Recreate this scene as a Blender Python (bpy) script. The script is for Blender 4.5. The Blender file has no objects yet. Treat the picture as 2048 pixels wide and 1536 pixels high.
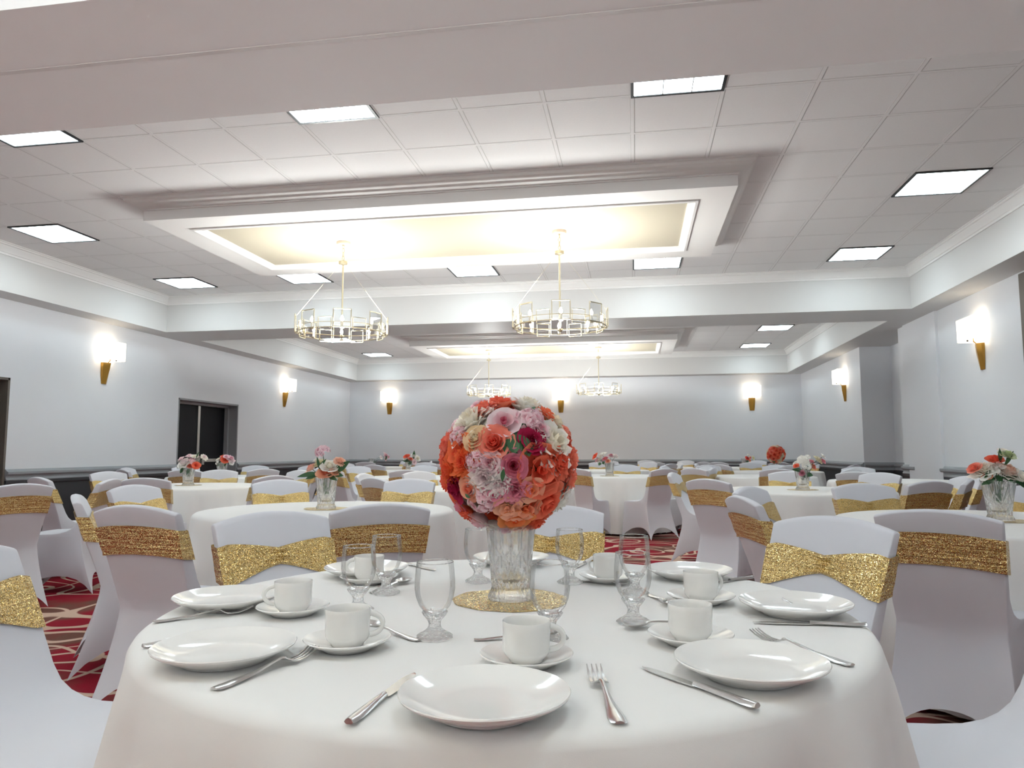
import bpy, bmesh, math, random
from mathutils import Vector, Matrix, Euler
C = bpy.context.scene.collection
PI = math.pi
R_ = math.radians
# ------------------------------------------------------------------ camera frame
F = 1460.0
H = 1.113
Rm = ((0.9862162, -0.01690695, -0.16459578), (0.1654527, 0.09031773, 0.98207337), (-0.00173795, -0.99576948, 0.09187011))
def ray(x, y):
    a, b = x - 1024, y - 768
    return Vector((Rm[i][0]*a + Rm[i][1]*b + Rm[i][2]*F for i in range(3)))
def at(x, y, z):                 # point of a horizontal plane seen at a pixel of the 2048x1536 frame
    r = ray(x, y); t = (z - H)/r.z
    return Vector((r.x*t, r.y*t, z))
# ------------------------------------------------------------------ colours and materials
def lin(c):
    return c/12.92 if c <= 0.04045 else ((c + 0.055)/1.055)**2.4
def rgb(h):
    return tuple(lin(int(h[i:i+2], 16)/255) for i in (0, 2, 4)) + (1.0,)
MATS = {}
def nt(name):
    m = bpy.data.materials.new(name); m.use_nodes = True
    t = m.node_tree
    b = t.nodes['Principled BSDF']
    MATS[name] = m
    return m, t, b
def nd(t, typ, **kw):
    n = t.nodes.new(typ)
    for k, v in kw.items():
        if k.startswith('i_'):
            n.inputs[k[2:].replace('_', ' ')].default_value = v
        else:
            setattr(n, k, v)
    return n
def pbr(name, col, rough=0.5, metal=0.0, spec=0.5, bump=None, coat=0.0, sheen=0.0, var=0.0):
    m, t, b = nt(name)
    b.inputs['Base Color'].default_value = col
    b.inputs['Roughness'].default_value = rough
    b.inputs['Metallic'].default_value = metal
    b.inputs['Specular IOR Level'].default_value = spec
    b.inputs['Coat Weight'].default_value = coat
    b.inputs['Sheen Weight'].default_value = sheen
    tc = nd(t, 'ShaderNodeTexCoord')
    if var:
        n = nd(t, 'ShaderNodeTexNoise', i_Scale=3.0, i_Detail=4.0)
        t.links.new(tc.outputs['Object'], n.inputs['Vector'])
        mx = nd(t, 'ShaderNodeMix', data_type='RGBA')
        mx.inputs['A'].default_value = tuple(c*(1-var) for c in col[:3]) + (1,)
        mx.inputs['B'].default_value = tuple(min(1, c*(1+var)) for c in col[:3]) + (1,)
        t.links.new(n.outputs['Fac'], mx.inputs['Factor'])
        t.links.new(mx.outputs['Result'], b.inputs['Base Color'])
    if bump:
        sc, st = bump
        n = nd(t, 'ShaderNodeTexNoise', i_Scale=sc, i_Detail=3.0)
        t.links.new(tc.outputs['Object'], n.inputs['Vector'])
        bp = nd(t, 'ShaderNodeBump', i_Strength=st, i_Distance=0.002)
        t.links.new(n.outputs['Fac'], bp.inputs['Height'])
        t.links.new(bp.outputs['Normal'], b.inputs['Normal'])
    return m
def emit(name, col, s):
    m, t, b = nt(name)
    if name in ('bulb', 'shade_fabric'): m.cycles.emission_sampling = 'NONE'     # the lamps beside them carry their light
    b.inputs['Base Color'].default_value = col
    b.inputs['Emission Color'].default_value = col
    b.inputs['Emission Strength'].default_value = s
    return m
pbr('wall_paint', rgb('e3e4e8'), 0.42, spec=0.35, bump=(180, 0.05), var=0.012)
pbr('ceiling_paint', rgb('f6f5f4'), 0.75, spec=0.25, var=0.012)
pbr('trim_paint', rgb('e6e4e2'), 0.5, spec=0.35)
pbr('tray_paint', rgb('e6e3e0'), 0.55, spec=0.3)
pbr('panel_cream', rgb('b9b09d'), 0.6, spec=0.25)
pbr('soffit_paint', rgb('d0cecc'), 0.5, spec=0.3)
pbr('rail_grey', rgb('979b9f'), 0.4, spec=0.4)
pbr('wainscot_grey', rgb('3c3c3f'), 0.45, spec=0.4, var=0.05)
pbr('base_grey', rgb('8d8f92'), 0.5)
pbr('jamb_grey', rgb('96979a'), 0.45)
pbr('jamb_brown', rgb('6f675f'), 0.5)
pbr('door_black', rgb('121318'), 0.5, spec=0.2)
pbr('steel', rgb('c9c7c2'), 0.28, metal=1.0)
pbr('cutlery_steel', rgb('d6d5d3'), 0.24, metal=1.0)
pbr('porcelain', rgb('efedea'), 0.12, spec=0.5, coat=0.3)
pbr('black_metal', rgb('141416'), 0.4)
pbr('outlet_plate', rgb('a7a8aa'), 0.4)
pbr('outlet_slot', rgb('1a1a1b'), 0.5)
pbr('champagne', rgb('d3c8ad'), 0.28, metal=1.0)
pbr('canopy_paint', rgb('cbb9a6'), 0.45)
pbr('table_wood', rgb('8a6d4e'), 0.5)
pbr('linen_cloth', rgb('e9e7e5'), 0.8, spec=0.2, bump=(900, 0.08), sheen=0.15)
pbr('spandex', rgb('d8d8df'), 0.62, spec=0.25, bump=(700, 0.05), sheen=0.1)
pbr('leaf_green', rgb('2f5a33'), 0.45, var=0.3)
pbr('sconce_gold', rgb('b98f45'), 0.33, metal=1.0, bump=(60, 0.5), var=0.15)
pbr('candle_white', rgb('efece4'), 0.5)
emit('lens', (0.83, 0.985, 1.04, 1), 5.2)
emit('bulb', (1.0, 0.93, 0.78, 1), 14.0)
emit('shade_fabric', (1.0, 0.93, 0.80, 1), 0.55)
pbr('lens_grid', rgb('e6eef0'), 0.6)
def mat_tiles():
    m, t, b = nt('ceiling_tile')
    b.inputs['Roughness'].default_value = 0.85
    b.inputs['Specular IOR Level'].default_value = 0.2
    tc = nd(t, 'ShaderNodeTexCoord'); sp = nd(t, 'ShaderNodeSeparateXYZ')
    t.links.new(tc.outputs['Object'], sp.inputs['Vector'])
    outs = []
    for ax, off in (('X', 0.022), ('Y', 6.74)):
        a = nd(t, 'ShaderNodeMath', operation='SUBTRACT'); t.links.new(sp.outputs[ax], a.inputs[0]); a.inputs[1].default_value = off
        d = nd(t, 'ShaderNodeMath', operation='DIVIDE'); t.links.new(a.outputs[0], d.inputs[0]); d.inputs[1].default_value = 0.61
        f = nd(t, 'ShaderNodeMath', operation='FRACT'); t.links.new(d.outputs[0], f.inputs[0])
        s = nd(t, 'ShaderNodeMath', operation='SUBTRACT'); t.links.new(f.outputs[0], s.inputs[0]); s.inputs[1].default_value = 0.5
        ab = nd(t, 'ShaderNodeMath', operation='ABSOLUTE'); t.links.new(s.outputs[0], ab.inputs[0])
        outs.append(ab)
    mx = nd(t, 'ShaderNodeMath', operation='MAXIMUM'); t.links.new(outs[0].outputs[0], mx.inputs[0]); t.links.new(outs[1].outputs[0], mx.inputs[1])
    bar = nd(t, 'ShaderNodeMapRange'); t.links.new(mx.outputs[0], bar.inputs['Value'])
    bar.inputs['From Min'].default_value = 0.478; bar.inputs['From Max'].default_value = 0.482
    edge = nd(t, 'ShaderNodeMapRange'); t.links.new(mx.outputs[0], edge.inputs['Value'])
    edge.inputs['From Min'].default_value = 0.468; edge.inputs['From Max'].default_value = 0.476
    sub = nd(t, 'ShaderNodeMath', operation='SUBTRACT'); t.links.new(edge.outputs[0], sub.inputs[0]); t.links.new(bar.outputs[0], sub.inputs[1])
    n = nd(t, 'ShaderNodeTexNoise', i_Scale=70.0, i_Detail=4.0); t.links.new(tc.outputs['Object'], n.inputs['Vector'])
    c1 = nd(t, 'ShaderNodeMix', data_type='RGBA'); c1.inputs['A'].default_value = rgb('e0dedd'); c1.inputs['B'].default_value = rgb('e6e4e3')
    t.links.new(n.outputs['Fac'], c1.inputs['Factor'])
    c2 = nd(t, 'ShaderNodeMix', data_type='RGBA'); c2.inputs['B'].default_value = rgb('c2bfbc')
    t.links.new(c1.outputs['Result'], c2.inputs['A']); t.links.new(sub.outputs[0], c2.inputs['Factor'])
    t.links.new(c2.outputs['Result'], b.inputs['Base Color'])
    bp = nd(t, 'ShaderNodeBump', i_Strength=0.6, i_Distance=0.006); t.links.new(edge.outputs[0], bp.inputs['Height'])
    t.links.new(bp.outputs['Normal'], b.inputs['Normal'])
mat_tiles()
def mat_carpet():
    m, t, b = nt('carpet')
    b.inputs['Roughness'].default_value = 0.95; b.inputs['Specular IOR Level'].default_value = 0.1
    tc = nd(t, 'ShaderNodeTexCoord')
    def contour(scale, sx, sy, freq, w, rot):
        mp = nd(t, 'ShaderNodeMapping'); mp.inputs['Scale'].default_value = (sx, sy, 1); mp.inputs['Rotation'].default_value = (0, 0, rot)
        t.links.new(tc.outputs['Object'], mp.inputs['Vector'])
        n = nd(t, 'ShaderNodeTexNoise', i_Scale=scale, i_Detail=0.6); t.links.new(mp.outputs['Vector'], n.inputs['Vector'])
        k = nd(t, 'ShaderNodeMath', operation='MULTIPLY'); t.links.new(n.outputs['Fac'], k.inputs[0]); k.inputs[1].default_value = freq
        f = nd(t, 'ShaderNodeMath', operation='FRACT'); t.links.new(k.outputs[0], f.inputs[0])
        s = nd(t, 'ShaderNodeMath', operation='SUBTRACT'); t.links.new(f.outputs[0], s.inputs[0]); s.inputs[1].default_value = 0.5
        a = nd(t, 'ShaderNodeMath', operation='ABSOLUTE'); t.links.new(s.outputs[0], a.inputs[0])
        r = nd(t, 'ShaderNodeMapRange'); t.links.new(a.outputs[0], r.inputs['Value'])
        r.inputs['From Min'].default_value = w; r.inputs['From Max'].default_value = w*0.75
        return r, n
    l1, n1 = contour(1.25, 0.8, 1.0, 9.0, 0.085, 0.3)
    l2, n2 = contour(1.0, 1.0, 0.75, 8.0, 0.06, -0.5)
    mx = nd(t, 'ShaderNodeMath', operation='MAXIMUM'); t.links.new(l1.outputs[0], mx.inputs[0]); t.links.new(l2.outputs[0], mx.inputs[1])
    n3 = nd(t, 'ShaderNodeTexNoise', i_Scale=1.6, i_Detail=2.0); t.links.new(tc.outputs['Object'], n3.inputs['Vector'])
    st = nd(t, 'ShaderNodeMapRange'); t.links.new(n3.outputs['Fac'], st.inputs['Value'])
    st.inputs['From Min'].default_value = 0.50; st.inputs['From Max'].default_value = 0.62
    n4 = nd(t, 'ShaderNodeTexNoise', i_Scale=160.0, i_Detail=2.0); t.links.new(tc.outputs['Object'], n4.inputs['Vector'])
    red = nd(t, 'ShaderNodeMix', data_type='RGBA'); red.inputs['A'].default_value = rgb('7d1626'); red.inputs['B'].default_value = rgb('991f31'); t.links.new(n4.outputs['Fac'], red.inputs['Factor'])
    br = nd(t, 'ShaderNodeMix', data_type='RGBA'); br.inputs['B'].default_value = rgb('6e4a40'); t.links.new(red.outputs['Result'], br.inputs['A']); t.links.new(st.outputs[0], br.inputs['Factor'])
    be = nd(t, 'ShaderNodeMix', data_type='RGBA'); be.inputs['B'].default_value = rgb('c9ac9a'); t.links.new(br.outputs['Result'], be.inputs['A']); t.links.new(mx.outputs[0], be.inputs['Factor'])
    t.links.new(be.outputs['Result'], b.inputs['Base Color'])
    bp = nd(t, 'ShaderNodeBump', i_Strength=0.4, i_Distance=0.004); t.links.new(n4.outputs['Fac'], bp.inputs['Height']); t.links.new(bp.outputs['Normal'], b.inputs['Normal'])
mat_carpet()
def mat_sequin(name, c1, c2, scale, wr):
    m, t, b = nt(name)
    b.inputs['Metallic'].default_value = 0.95; b.inputs['Roughness'].default_value = 0.17
    tc = nd(t, 'ShaderNodeTexCoord')
    v = nd(t, 'ShaderNodeTexVoronoi', i_Scale=scale); t.links.new(tc.outputs['Object'], v.inputs['Vector'])
    # every sequin is tilted its own way
    s = nd(t, 'ShaderNodeVectorMath', operation='SUBTRACT'); t.links.new(v.outputs['Color'], s.inputs[0]); s.inputs[1].default_value = (0.5, 0.5, 0.5)
    k = nd(t, 'ShaderNodeVectorMath', operation='SCALE'); t.links.new(s.outputs[0], k.inputs[0]); k.inputs['Scale'].default_value = 1.35
    mp = nd(t, 'ShaderNodeMapping'); mp.inputs['Scale'].default_value = (4, 4, 60); t.links.new(tc.outputs['Object'], mp.inputs['Vector'])
    w = nd(t, 'ShaderNodeTexNoise', i_Scale=1.6, i_Detail=3.0); t.links.new(mp.outputs['Vector'], w.inputs['Vector'])
    bp = nd(t, 'ShaderNodeBump', i_Strength=wr, i_Distance=0.008); t.links.new(w.outputs['Fac'], bp.inputs['Height'])
    a = nd(t, 'ShaderNodeVectorMath', operation='ADD'); t.links.new(bp.outputs['Normal'], a.inputs[0]); t.links.new(k.outputs[0], a.inputs[1])
    nn = nd(t, 'ShaderNodeVectorMath', operation='NORMALIZE'); t.links.new(a.outputs[0], nn.inputs[0])
    t.links.new(nn.outputs[0], b.inputs['Normal'])
    sp = nd(t, 'ShaderNodeSeparateColor'); t.links.new(v.outputs['Color'], sp.inputs[0])
    mx = nd(t, 'ShaderNodeMix', data_type='RGBA'); mx.inputs['A'].default_value = c1; mx.inputs['B'].default_value = c2
    t.links.new(sp.outputs[0], mx.inputs['Factor']); t.links.new(mx.outputs['Result'], b.inputs['Base Color'])
mat_sequin('gold_sequin', rgb('c79f4a'), rgb('f5e2ac'), 520, 1.0)
mat_sequin('doily_sequin', rgb('d2b06a'), rgb('f0dfae'), 420, 0.2)
def mat_petal():
    m, t, b = nt('petal')
    a = nd(t, 'ShaderNodeVertexColor', layer_name='tint')
    t.links.new(a.outputs['Color'], b.inputs['Base Color'])
    b.inputs['Roughness'].default_value = 0.6; b.inputs['Specular IOR Level'].default_value = 0.25
    tl = nd(t, 'ShaderNodeBsdfTranslucent'); t.links.new(a.outputs['Color'], tl.inputs['Color'])
    mx = nd(t, 'ShaderNodeMixShader'); mx.inputs[0].default_value = 0.38
    t.links.new(b.outputs[0], mx.inputs[1]); t.links.new(tl.outputs[0], mx.inputs[2]); t.links.new(mx.outputs[0], t.nodes['Material Output'].inputs['Surface'])
mat_petal()
def mat_thin_glass():
    m, t, b = nt('thin_glass')
    t.nodes.remove(b)
    o = t.nodes['Material Output']
    lw = nd(t, 'ShaderNodeLayerWeight', i_Blend=0.5)
    tr = nd(t, 'ShaderNodeBsdfTransparent')
    cm = nd(t, 'ShaderNodeMix', data_type='RGBA'); cm.inputs['A'].default_value = (0.985, 0.988, 0.988, 1); cm.inputs['B'].default_value = (0.55, 0.57, 0.58, 1)
    pw = nd(t, 'ShaderNodeMath', operation='POWER'); t.links.new(lw.outputs['Facing'], pw.inputs[0]); pw.inputs[1].default_value = 11.0
    t.links.new(pw.outputs[0], cm.inputs['Factor']); t.links.new(cm.outputs['Result'], tr.inputs['Color'])
    gl = nd(t, 'ShaderNodeBsdfGlossy', i_Roughness=0.02)
    fr = nd(t, 'ShaderNodeFresnel', i_IOR=1.33); mul = nd(t, 'ShaderNodeMath', operation='MULTIPLY_ADD'); t.links.new(fr.outputs[0], mul.inputs[0]); mul.inputs[1].default_value = 0.6; mul.inputs[2].default_value = 0.0
    mx = nd(t, 'ShaderNodeMixShader'); t.links.new(mul.outputs[0], mx.inputs[0]); t.links.new(tr.outputs[0], mx.inputs[1]); t.links.new(gl.outputs[0], mx.inputs[2])
    t.links.new(mx.outputs[0], o.inputs['Surface'])
mat_thin_glass()
def mat_crystal(name, mixf, bump, scale, glint_mix=0.0):
    m, t, b = nt(name)
    t.nodes.remove(b)
    o = t.nodes['Material Output']
    g = nd(t, 'ShaderNodeBsdfGlass', i_Roughness=0.02, i_IOR=1.45)
    tr = nd(t, 'ShaderNodeBsdfTransparent'); tr.inputs['Color'].default_value = (0.96, 0.965, 0.965, 1)
    if bump:
        tc = nd(t, 'ShaderNodeTexCoord')
        v = nd(t, 'ShaderNodeTexVoronoi', i_Scale=scale); t.links.new(tc.outputs['Object'], v.inputs['Vector'])
        bp = nd(t, 'ShaderNodeBump', i_Strength=bump, i_Distance=0.004); t.links.new(v.outputs['Distance'], bp.inputs['Height'])
        t.links.new(bp.outputs['Normal'], g.inputs['Normal'])
    mx = nd(t, 'ShaderNodeMixShader'); mx.inputs[0].default_value = mixf
    t.links.new(tr.outputs[0], mx.inputs[1]); t.links.new(g.outputs[0], mx.inputs[2])
    df = nd(t, 'ShaderNodeBsdfTranslucent'); df.inputs['Color'].default_value = (0.93, 0.94, 0.95, 1)  # white mixed in for the ceiling lights that cut glass would mirror
    m2 = nd(t, 'ShaderNodeMixShader'); m2.inputs[0].default_value = glint_mix
    t.links.new(mx.outputs[0], m2.inputs[1]); t.links.new(df.outputs[0], m2.inputs[2]); t.links.new(m2.outputs[0], o.inputs['Surface'])
mat_crystal('cut_crystal', 0.72, 0.0, 100, 0.05)
mat_crystal('pressed_glass', 0.7, 0.8, 130, 0.05)
# ------------------------------------------------------------------ mesh helpers
class MB:
    def __init__(s): s.v = []; s.f = []; s.c = []; s.m = []
    def add(s, vs, fs, col=None, mi=0):
        o = len(s.v); s.v += [tuple(p) for p in vs]; s.f += [tuple(i + o for i in f) for f in fs]
        s.m += [mi]*len(fs)
        if col is not None:
            s.c += col if isinstance(col, list) else [col]*len(vs)
        return s
    def box(s, x0, x1, y0, y1, z0, z1, mi=0):
        vs = [(x, y, z) for x in (x0, x1) for y in (y0, y1) for z in (z0, z1)]
        return s.add(vs, [(0, 1, 3, 2), (4, 6, 7, 5), (0, 4, 5, 1), (2, 3, 7, 6), (0, 2, 6, 4), (1, 5, 7, 3)], mi=mi)
    def grid(s, rows, closed=False, col=None, mi=0, flip=False):
        n = len(rows[0]); vs = [p for r in rows for p in r]; fs = []
        for i in range(len(rows)-1):
            for j in range(n if closed else n-1):
                k = (j+1) % n
                q = (i*n+j, i*n+k, (i+1)*n+k, (i+1)*n+j)
                fs.append(q[::-1] if flip else q)
        return s.add(vs, fs, col, mi)
    def lathe(s, prof, n=48, rad=None, mi=0):
        rows = []
        for r, z in prof:
            rows.append([((rad(r, z, a) if rad else r)*math.cos(a), (rad(r, z, a) if rad else r)*math.sin(a), z) for a in (2*PI*k/n for k in range(n))])
        return s.grid(rows, True, mi=mi)
    def tube(s, pts, r, n=8, cap=True, mi=0):
        pts = [Vector(p) for p in pts]; rows = []
        up = None
        for i, p in enumerate(pts):
            d = (pts[min(i+1, len(pts)-1)] - pts[max(i-1, 0)]).normalized()
            if up is None:
                up = d.orthogonal().normalized()
            a = (up - d*up.dot(d)).normalized(); b2 = d.cross(a); up = a
            rr = r[i] if isinstance(r, (list, tuple)) else r
            rows.append([p + a*rr*math.cos(2*PI*k/n) + b2*rr*math.sin(2*PI*k/n) for k in range(n)])
        s.grid(rows, True, mi=mi)
        if cap:
            o = len(s.v)
            s.f.append(tuple(range(o-n, o))); s.f.append(tuple(range(o-len(pts)*n, o-len(pts)*n+n))[::-1]); s.m += [mi, mi]
        return s
    def mesh(s, name, mats, smooth=40, tint=False, fix=True):
        me = bpy.data.meshes.new(name)
        me.from_pydata(s.v, [], s.f)
        for m in (mats if isinstance(mats, (list, tuple)) else [mats]):
            me.materials.append(MATS[m])
        if any(s.m):
            me.polygons.foreach_set('material_index', s.m)
        if fix:
            bm = bmesh.new(); bm.from_mesh(me)
            bmesh.ops.recalc_face_normals(bm, faces=bm.faces); bm.to_mesh(me); bm.free()
        if tint:
            at_ = me.color_attributes.new('tint', 'FLOAT_COLOR', 'POINT')
            for i, c in enumerate(s.c):
                at_.data[i].color = c
        if smooth:
            me.shade_smooth(); me.set_sharp_from_angle(angle=R_(smooth))
        return me
def link(name, me, parent=None, loc=None, rot=None):
    o = bpy.data.objects.new(name, me); C.objects.link(o)
    if parent is not None: o.parent = parent
    if loc is not None: o.location = loc
    if rot is not None: o.rotation_euler = rot
    return o
def obj(name, mb, mats, parent=None, loc=None, rot=None, smooth=40, **kw):
    return link(name, mb.mesh(name, mats, smooth, **kw), parent, loc, rot)
def tag(o, label, cat, group=None):
    o['label'] = label; o['category'] = cat
    if group: o['group'] = group
    return o
def thing(name, label, cat, loc=(0, 0, 0), rz=0.0, group=None):
    o = bpy.data.objects.new(name, None); C.objects.link(o)
    o.empty_display_size = 0.1; o.location = loc; o.rotation_euler = (0, 0, rz)
    return tag(o, label, cat, group)
def struct(name, mb, mats, smooth=30, parent=None, **kw):
    o = obj(name, mb, mats, parent, smooth=smooth, **kw)
    if parent is None: o['kind'] = 'structure'
    return o
def dup(root, loc, rz=0.0, label=None, group=None, rot=None):
    r = root.copy(); C.objects.link(r); r.location = loc
    r.rotation_euler = rot if rot is not None else (0, 0, rz)
    if label: r['label'] = label
    if group: r['group'] = group
    for ch in list(root.children):
        c = ch.copy(); C.objects.link(c); c.parent = r
        for g in list(ch.children):
            d = g.copy(); C.objects.link(d); d.parent = c
    return r
# ------------------------------------------------------------------ the room
XL, XR, YB, YR = -7.62, 4.055, -4.6, 18.8
ZC, ZS = 3.556, 2.994
SL, SR = -7.26, 3.66            # inner faces of the side soffits
Y0A, Y0B = 2.56, 3.64          # the beam over the set table
Y1, Y2, Y3 = 10.33, 11.26, 18.36  # beam near face, beam far face, rear soffit face
struct('floor', MB().box(XL-0.6, XR+0.8, YB, YR+0.2, -0.1, 0.0), 'carpet')
c = MB().box(SL-0.3, SR+0.3, Y0B-0.2, Y1+0.2, ZC, ZC+0.1); struct('ceiling', c, 'ceiling_tile')
struct('ceiling_near_bay', MB().box(SL-0.3, SR+0.3, YB, Y0A+0.2, ZC, ZC+0.1), 'ceiling_tile')
struct('beam_near', MB().box(SL, SR, Y0A, Y0B, ZS, ZC+0.1), 'ceiling_paint')
struct('trim_track', MB().box(SL, SR, 3.0, 3.03, ZS-0.0015, ZS), 'trim_paint')
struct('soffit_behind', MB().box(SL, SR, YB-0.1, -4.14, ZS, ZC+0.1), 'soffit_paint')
struct('ceiling_far_bay', MB().box(SL-0.3, SR+0.3, Y2-0.2, Y3+0.2, ZC, ZC+0.1), 'ceiling_tile')
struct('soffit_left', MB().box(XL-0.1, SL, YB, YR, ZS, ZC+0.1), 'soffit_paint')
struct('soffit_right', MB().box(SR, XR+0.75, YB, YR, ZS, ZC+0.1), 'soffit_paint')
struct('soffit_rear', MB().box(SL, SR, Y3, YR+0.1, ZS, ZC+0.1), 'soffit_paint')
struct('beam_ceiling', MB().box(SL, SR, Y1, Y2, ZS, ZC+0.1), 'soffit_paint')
def sweep_rect(mb, prof, x0, x1, y0, y1):
    # mitred moulding round the inside of a rectangle; prof = (inset from the rectangle, z)
    rows = [[(x0+d, y0+d, z), (x1-d, y0+d, z), (x1-d, y1-d, z), (x0+d, y1-d, z)] for d, z in prof]
    return mb.grid(rows, True)
crown = [(0.0, ZC-0.135), (0.012, ZC-0.135), (0.012, ZC-0.112), (0.022, ZC-0.105), (0.034, ZC-0.08), (0.056, ZC-0.052), (0.06, ZC-0.035), (0.074, ZC-0.03), (0.078, ZC-0.012), (0.09, ZC-0.01), (0.09, ZC+0.01)]
struct('trim_crown_front_bay', sweep_rect(MB(), crown, SL, SR, Y0B, Y1), 'trim_paint', smooth=25)
struct('trim_crown_near_bay', sweep_rect(MB(), crown, SL, SR, -4.14, Y0A), 'trim_paint', smooth=25)
struct('trim_crown_far_bay', sweep_rect(MB(), crown, SL, SR, Y2, Y3), 'trim_paint', smooth=25)
def tray(name, x0, x1, y0, y1):
    zb = 3.352
    prof = [(-0.15, ZC+0.004), (-0.15, ZC-0.012), (-0.135, ZC-0.016), (-0.128, ZC-0.04), (-0.105, ZC-0.048), (-0.085, ZC-0.065), (-0.05, ZC-0.075), (-0.03, ZC-0.09), (-0.012, ZC-0.095), (-0.012, ZC-0.105), (0, ZC-0.108), (0, zb), (0.30, zb), (0.30, zb-0.014), (0.325, zb-0.018), (0.345, zb-0.006), (0.36, zb+0.012), (0.385, zb+0.018), (0.385, zb+0.03)]
    m = sweep_rect(MB(), prof, x0, x1, y0, y1)
    a, b_, c_, d_ = x0+0.385, x1-0.385, y0+0.385, y1-0.385
    m.add([(a, c_, zb+0.03), (b_, c_, zb+0.03), (b_, d_, zb+0.03), (a, d_, zb+0.03)], [(0, 1, 2, 3)], mi=1)
    o = struct(name, m, ['tray_paint', 'panel_cream'], smooth=25)
    return o
tray('ceiling_tray', -4.68, 0.90, 6.24, 8.52)
tray('ceiling_tray_near', -4.68, 0.90, -2.34, -0.06)
tray('ceiling_tray_far', -4.72, 0.88, 14.9, 17.18)
# left wall with two recessed doorways
D0, D1 = (5.9, 7.85), (11.25, 13.15)
DZ = 2.03
m = MB()
m.box(XL-0.3, XL, YB, D0[0], 0, ZC); m.box(XL-0.3, XL, D0[1], D1[0], 0, ZC); m.box(XL-0.3, XL, D1[1], YR, 0, ZC)
for d in (D0, D1): m.box(XL-0.3, XL, d[0], d[1], DZ, ZC)
struct('wall_left', m, 'wall_paint')
NY0, NY1, ND = 12.05, 14.04, 0.53
O0, O1 = 6.0, 8.38
m = MB()
m.box(XR, XR+0.3, YB, O0, 0, ZC); m.box(XR, XR+0.3, O1, NY0, 0, ZC); m.box(XR, XR+0.3, NY1, YR, 0, ZC); m.box(XR, XR+0.3, O0, O1, 2.97, ZC)
m.box(XR+ND, XR+ND+0.2, NY0, NY1, 0, ZC); m.box(XR+0.3, XR+ND+0.2, NY1, NY1+0.2, 0, ZC); m.box(XR+0.3, XR+ND+0.2, NY0-0.2, NY0, 0, ZC)
struct('wall_right', m, 'wall_paint')
struct('wall_rear', MB().box(XL-0.3, XR+0.3, YR, YR+0.2, 0, ZC), 'wall_paint')
struct('wall_behind', MB().box(XL-0.3, XR+0.3, YB-0.2, YB, 0, ZC), 'wall_paint')
struct('trim_pilaster', MB().box(XR-0.035, XR, 10.55, 11.75, 0, ZS), 'wall_paint')
struct('trim_opening', MB().box(XR-0.02, XR+0.02, 8.12, O1, 0, 2.97).box(XR+0.02, XR+0.32, O0, O1, 2.9, 2.97).box(XR+0.28, XR+0.32, O0, O1, 0, 2.9), 'jamb_brown')
# wainscot, chair rail, baseboard along each stretch of wall
def dado(name, side, a, b_):
    # profile (out from the wall, z)
    prof_p = [(0.012, 0.0), (0.012, 0.80), (0.0, 0.80)]
    prof_r = [(0.0, 0.765), (0.03, 0.765), (0.034, 0.775), (0.02, 0.80), (0.022, 0.82), (0.048, 0.836), (0.055, 0.845), (0.055, 0.872), (0.03, 0.88), (0.022, 0.893), (0.012, 0.905), (0.0, 0.905)]
    prof_d = [(0.0, 0.715), (0.018, 0.715), (0.03, 0.73), (0.03, 0.765), (0.0, 0.765)]
    prof_b = [(0.0, 0.0), (0.022, 0.0), (0.022, 0.085), (0.012, 0.10), (0.0, 0.10)]
    def P(d, z, s):
        if side == 'left': return (XL + d, s, z)
        if side == 'right': return (XR - d, s, z)
        if side == 'niche': return (XR + ND - d, s, z)
        if side == 'nichefar': return (s, NY1 - d, z)
        return (s, YR - d, z)
    mb = MB()
    for mi, pr in ((0, prof_p), (1, prof_r), (2, prof_b), (3, prof_d)):
        r0 = [P(d, z, a) for d, z in pr]; r1 = [P(d, z, b_) for d, z in pr]
        mb.grid([r0, r1], mi=mi)
        n = len(pr)
        o = len(mb.v); mb.f.append(tuple(range(o-2*n, o-n))); mb.f.append(tuple(range(o-n, o))[::-1]); mb.m += [mi, mi]
    struct(name, mb, ['wainscot_grey', 'rail_grey', 'base_grey', 'wainscot_grey'], smooth=25)
dado('trim_1', 'left', YB, D0[0]); dado('trim_2', 'left', D0[1], D1[0]); dado('trim_3', 'left', D1[1], YR)
dado('trim_4', 'rear', XL, XR)
dado('trim_5', 'right', NY1, YR); dado('trim_6', 'right', 11.54, NY0); dado('trim_7', 'right', O1, 10.61); dado('trim_8', 'right', YB, O0)
dado('trim_9', 'niche', NY0, NY1); dado('trim_10', 'nichefar', XR, XR+ND)
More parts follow.
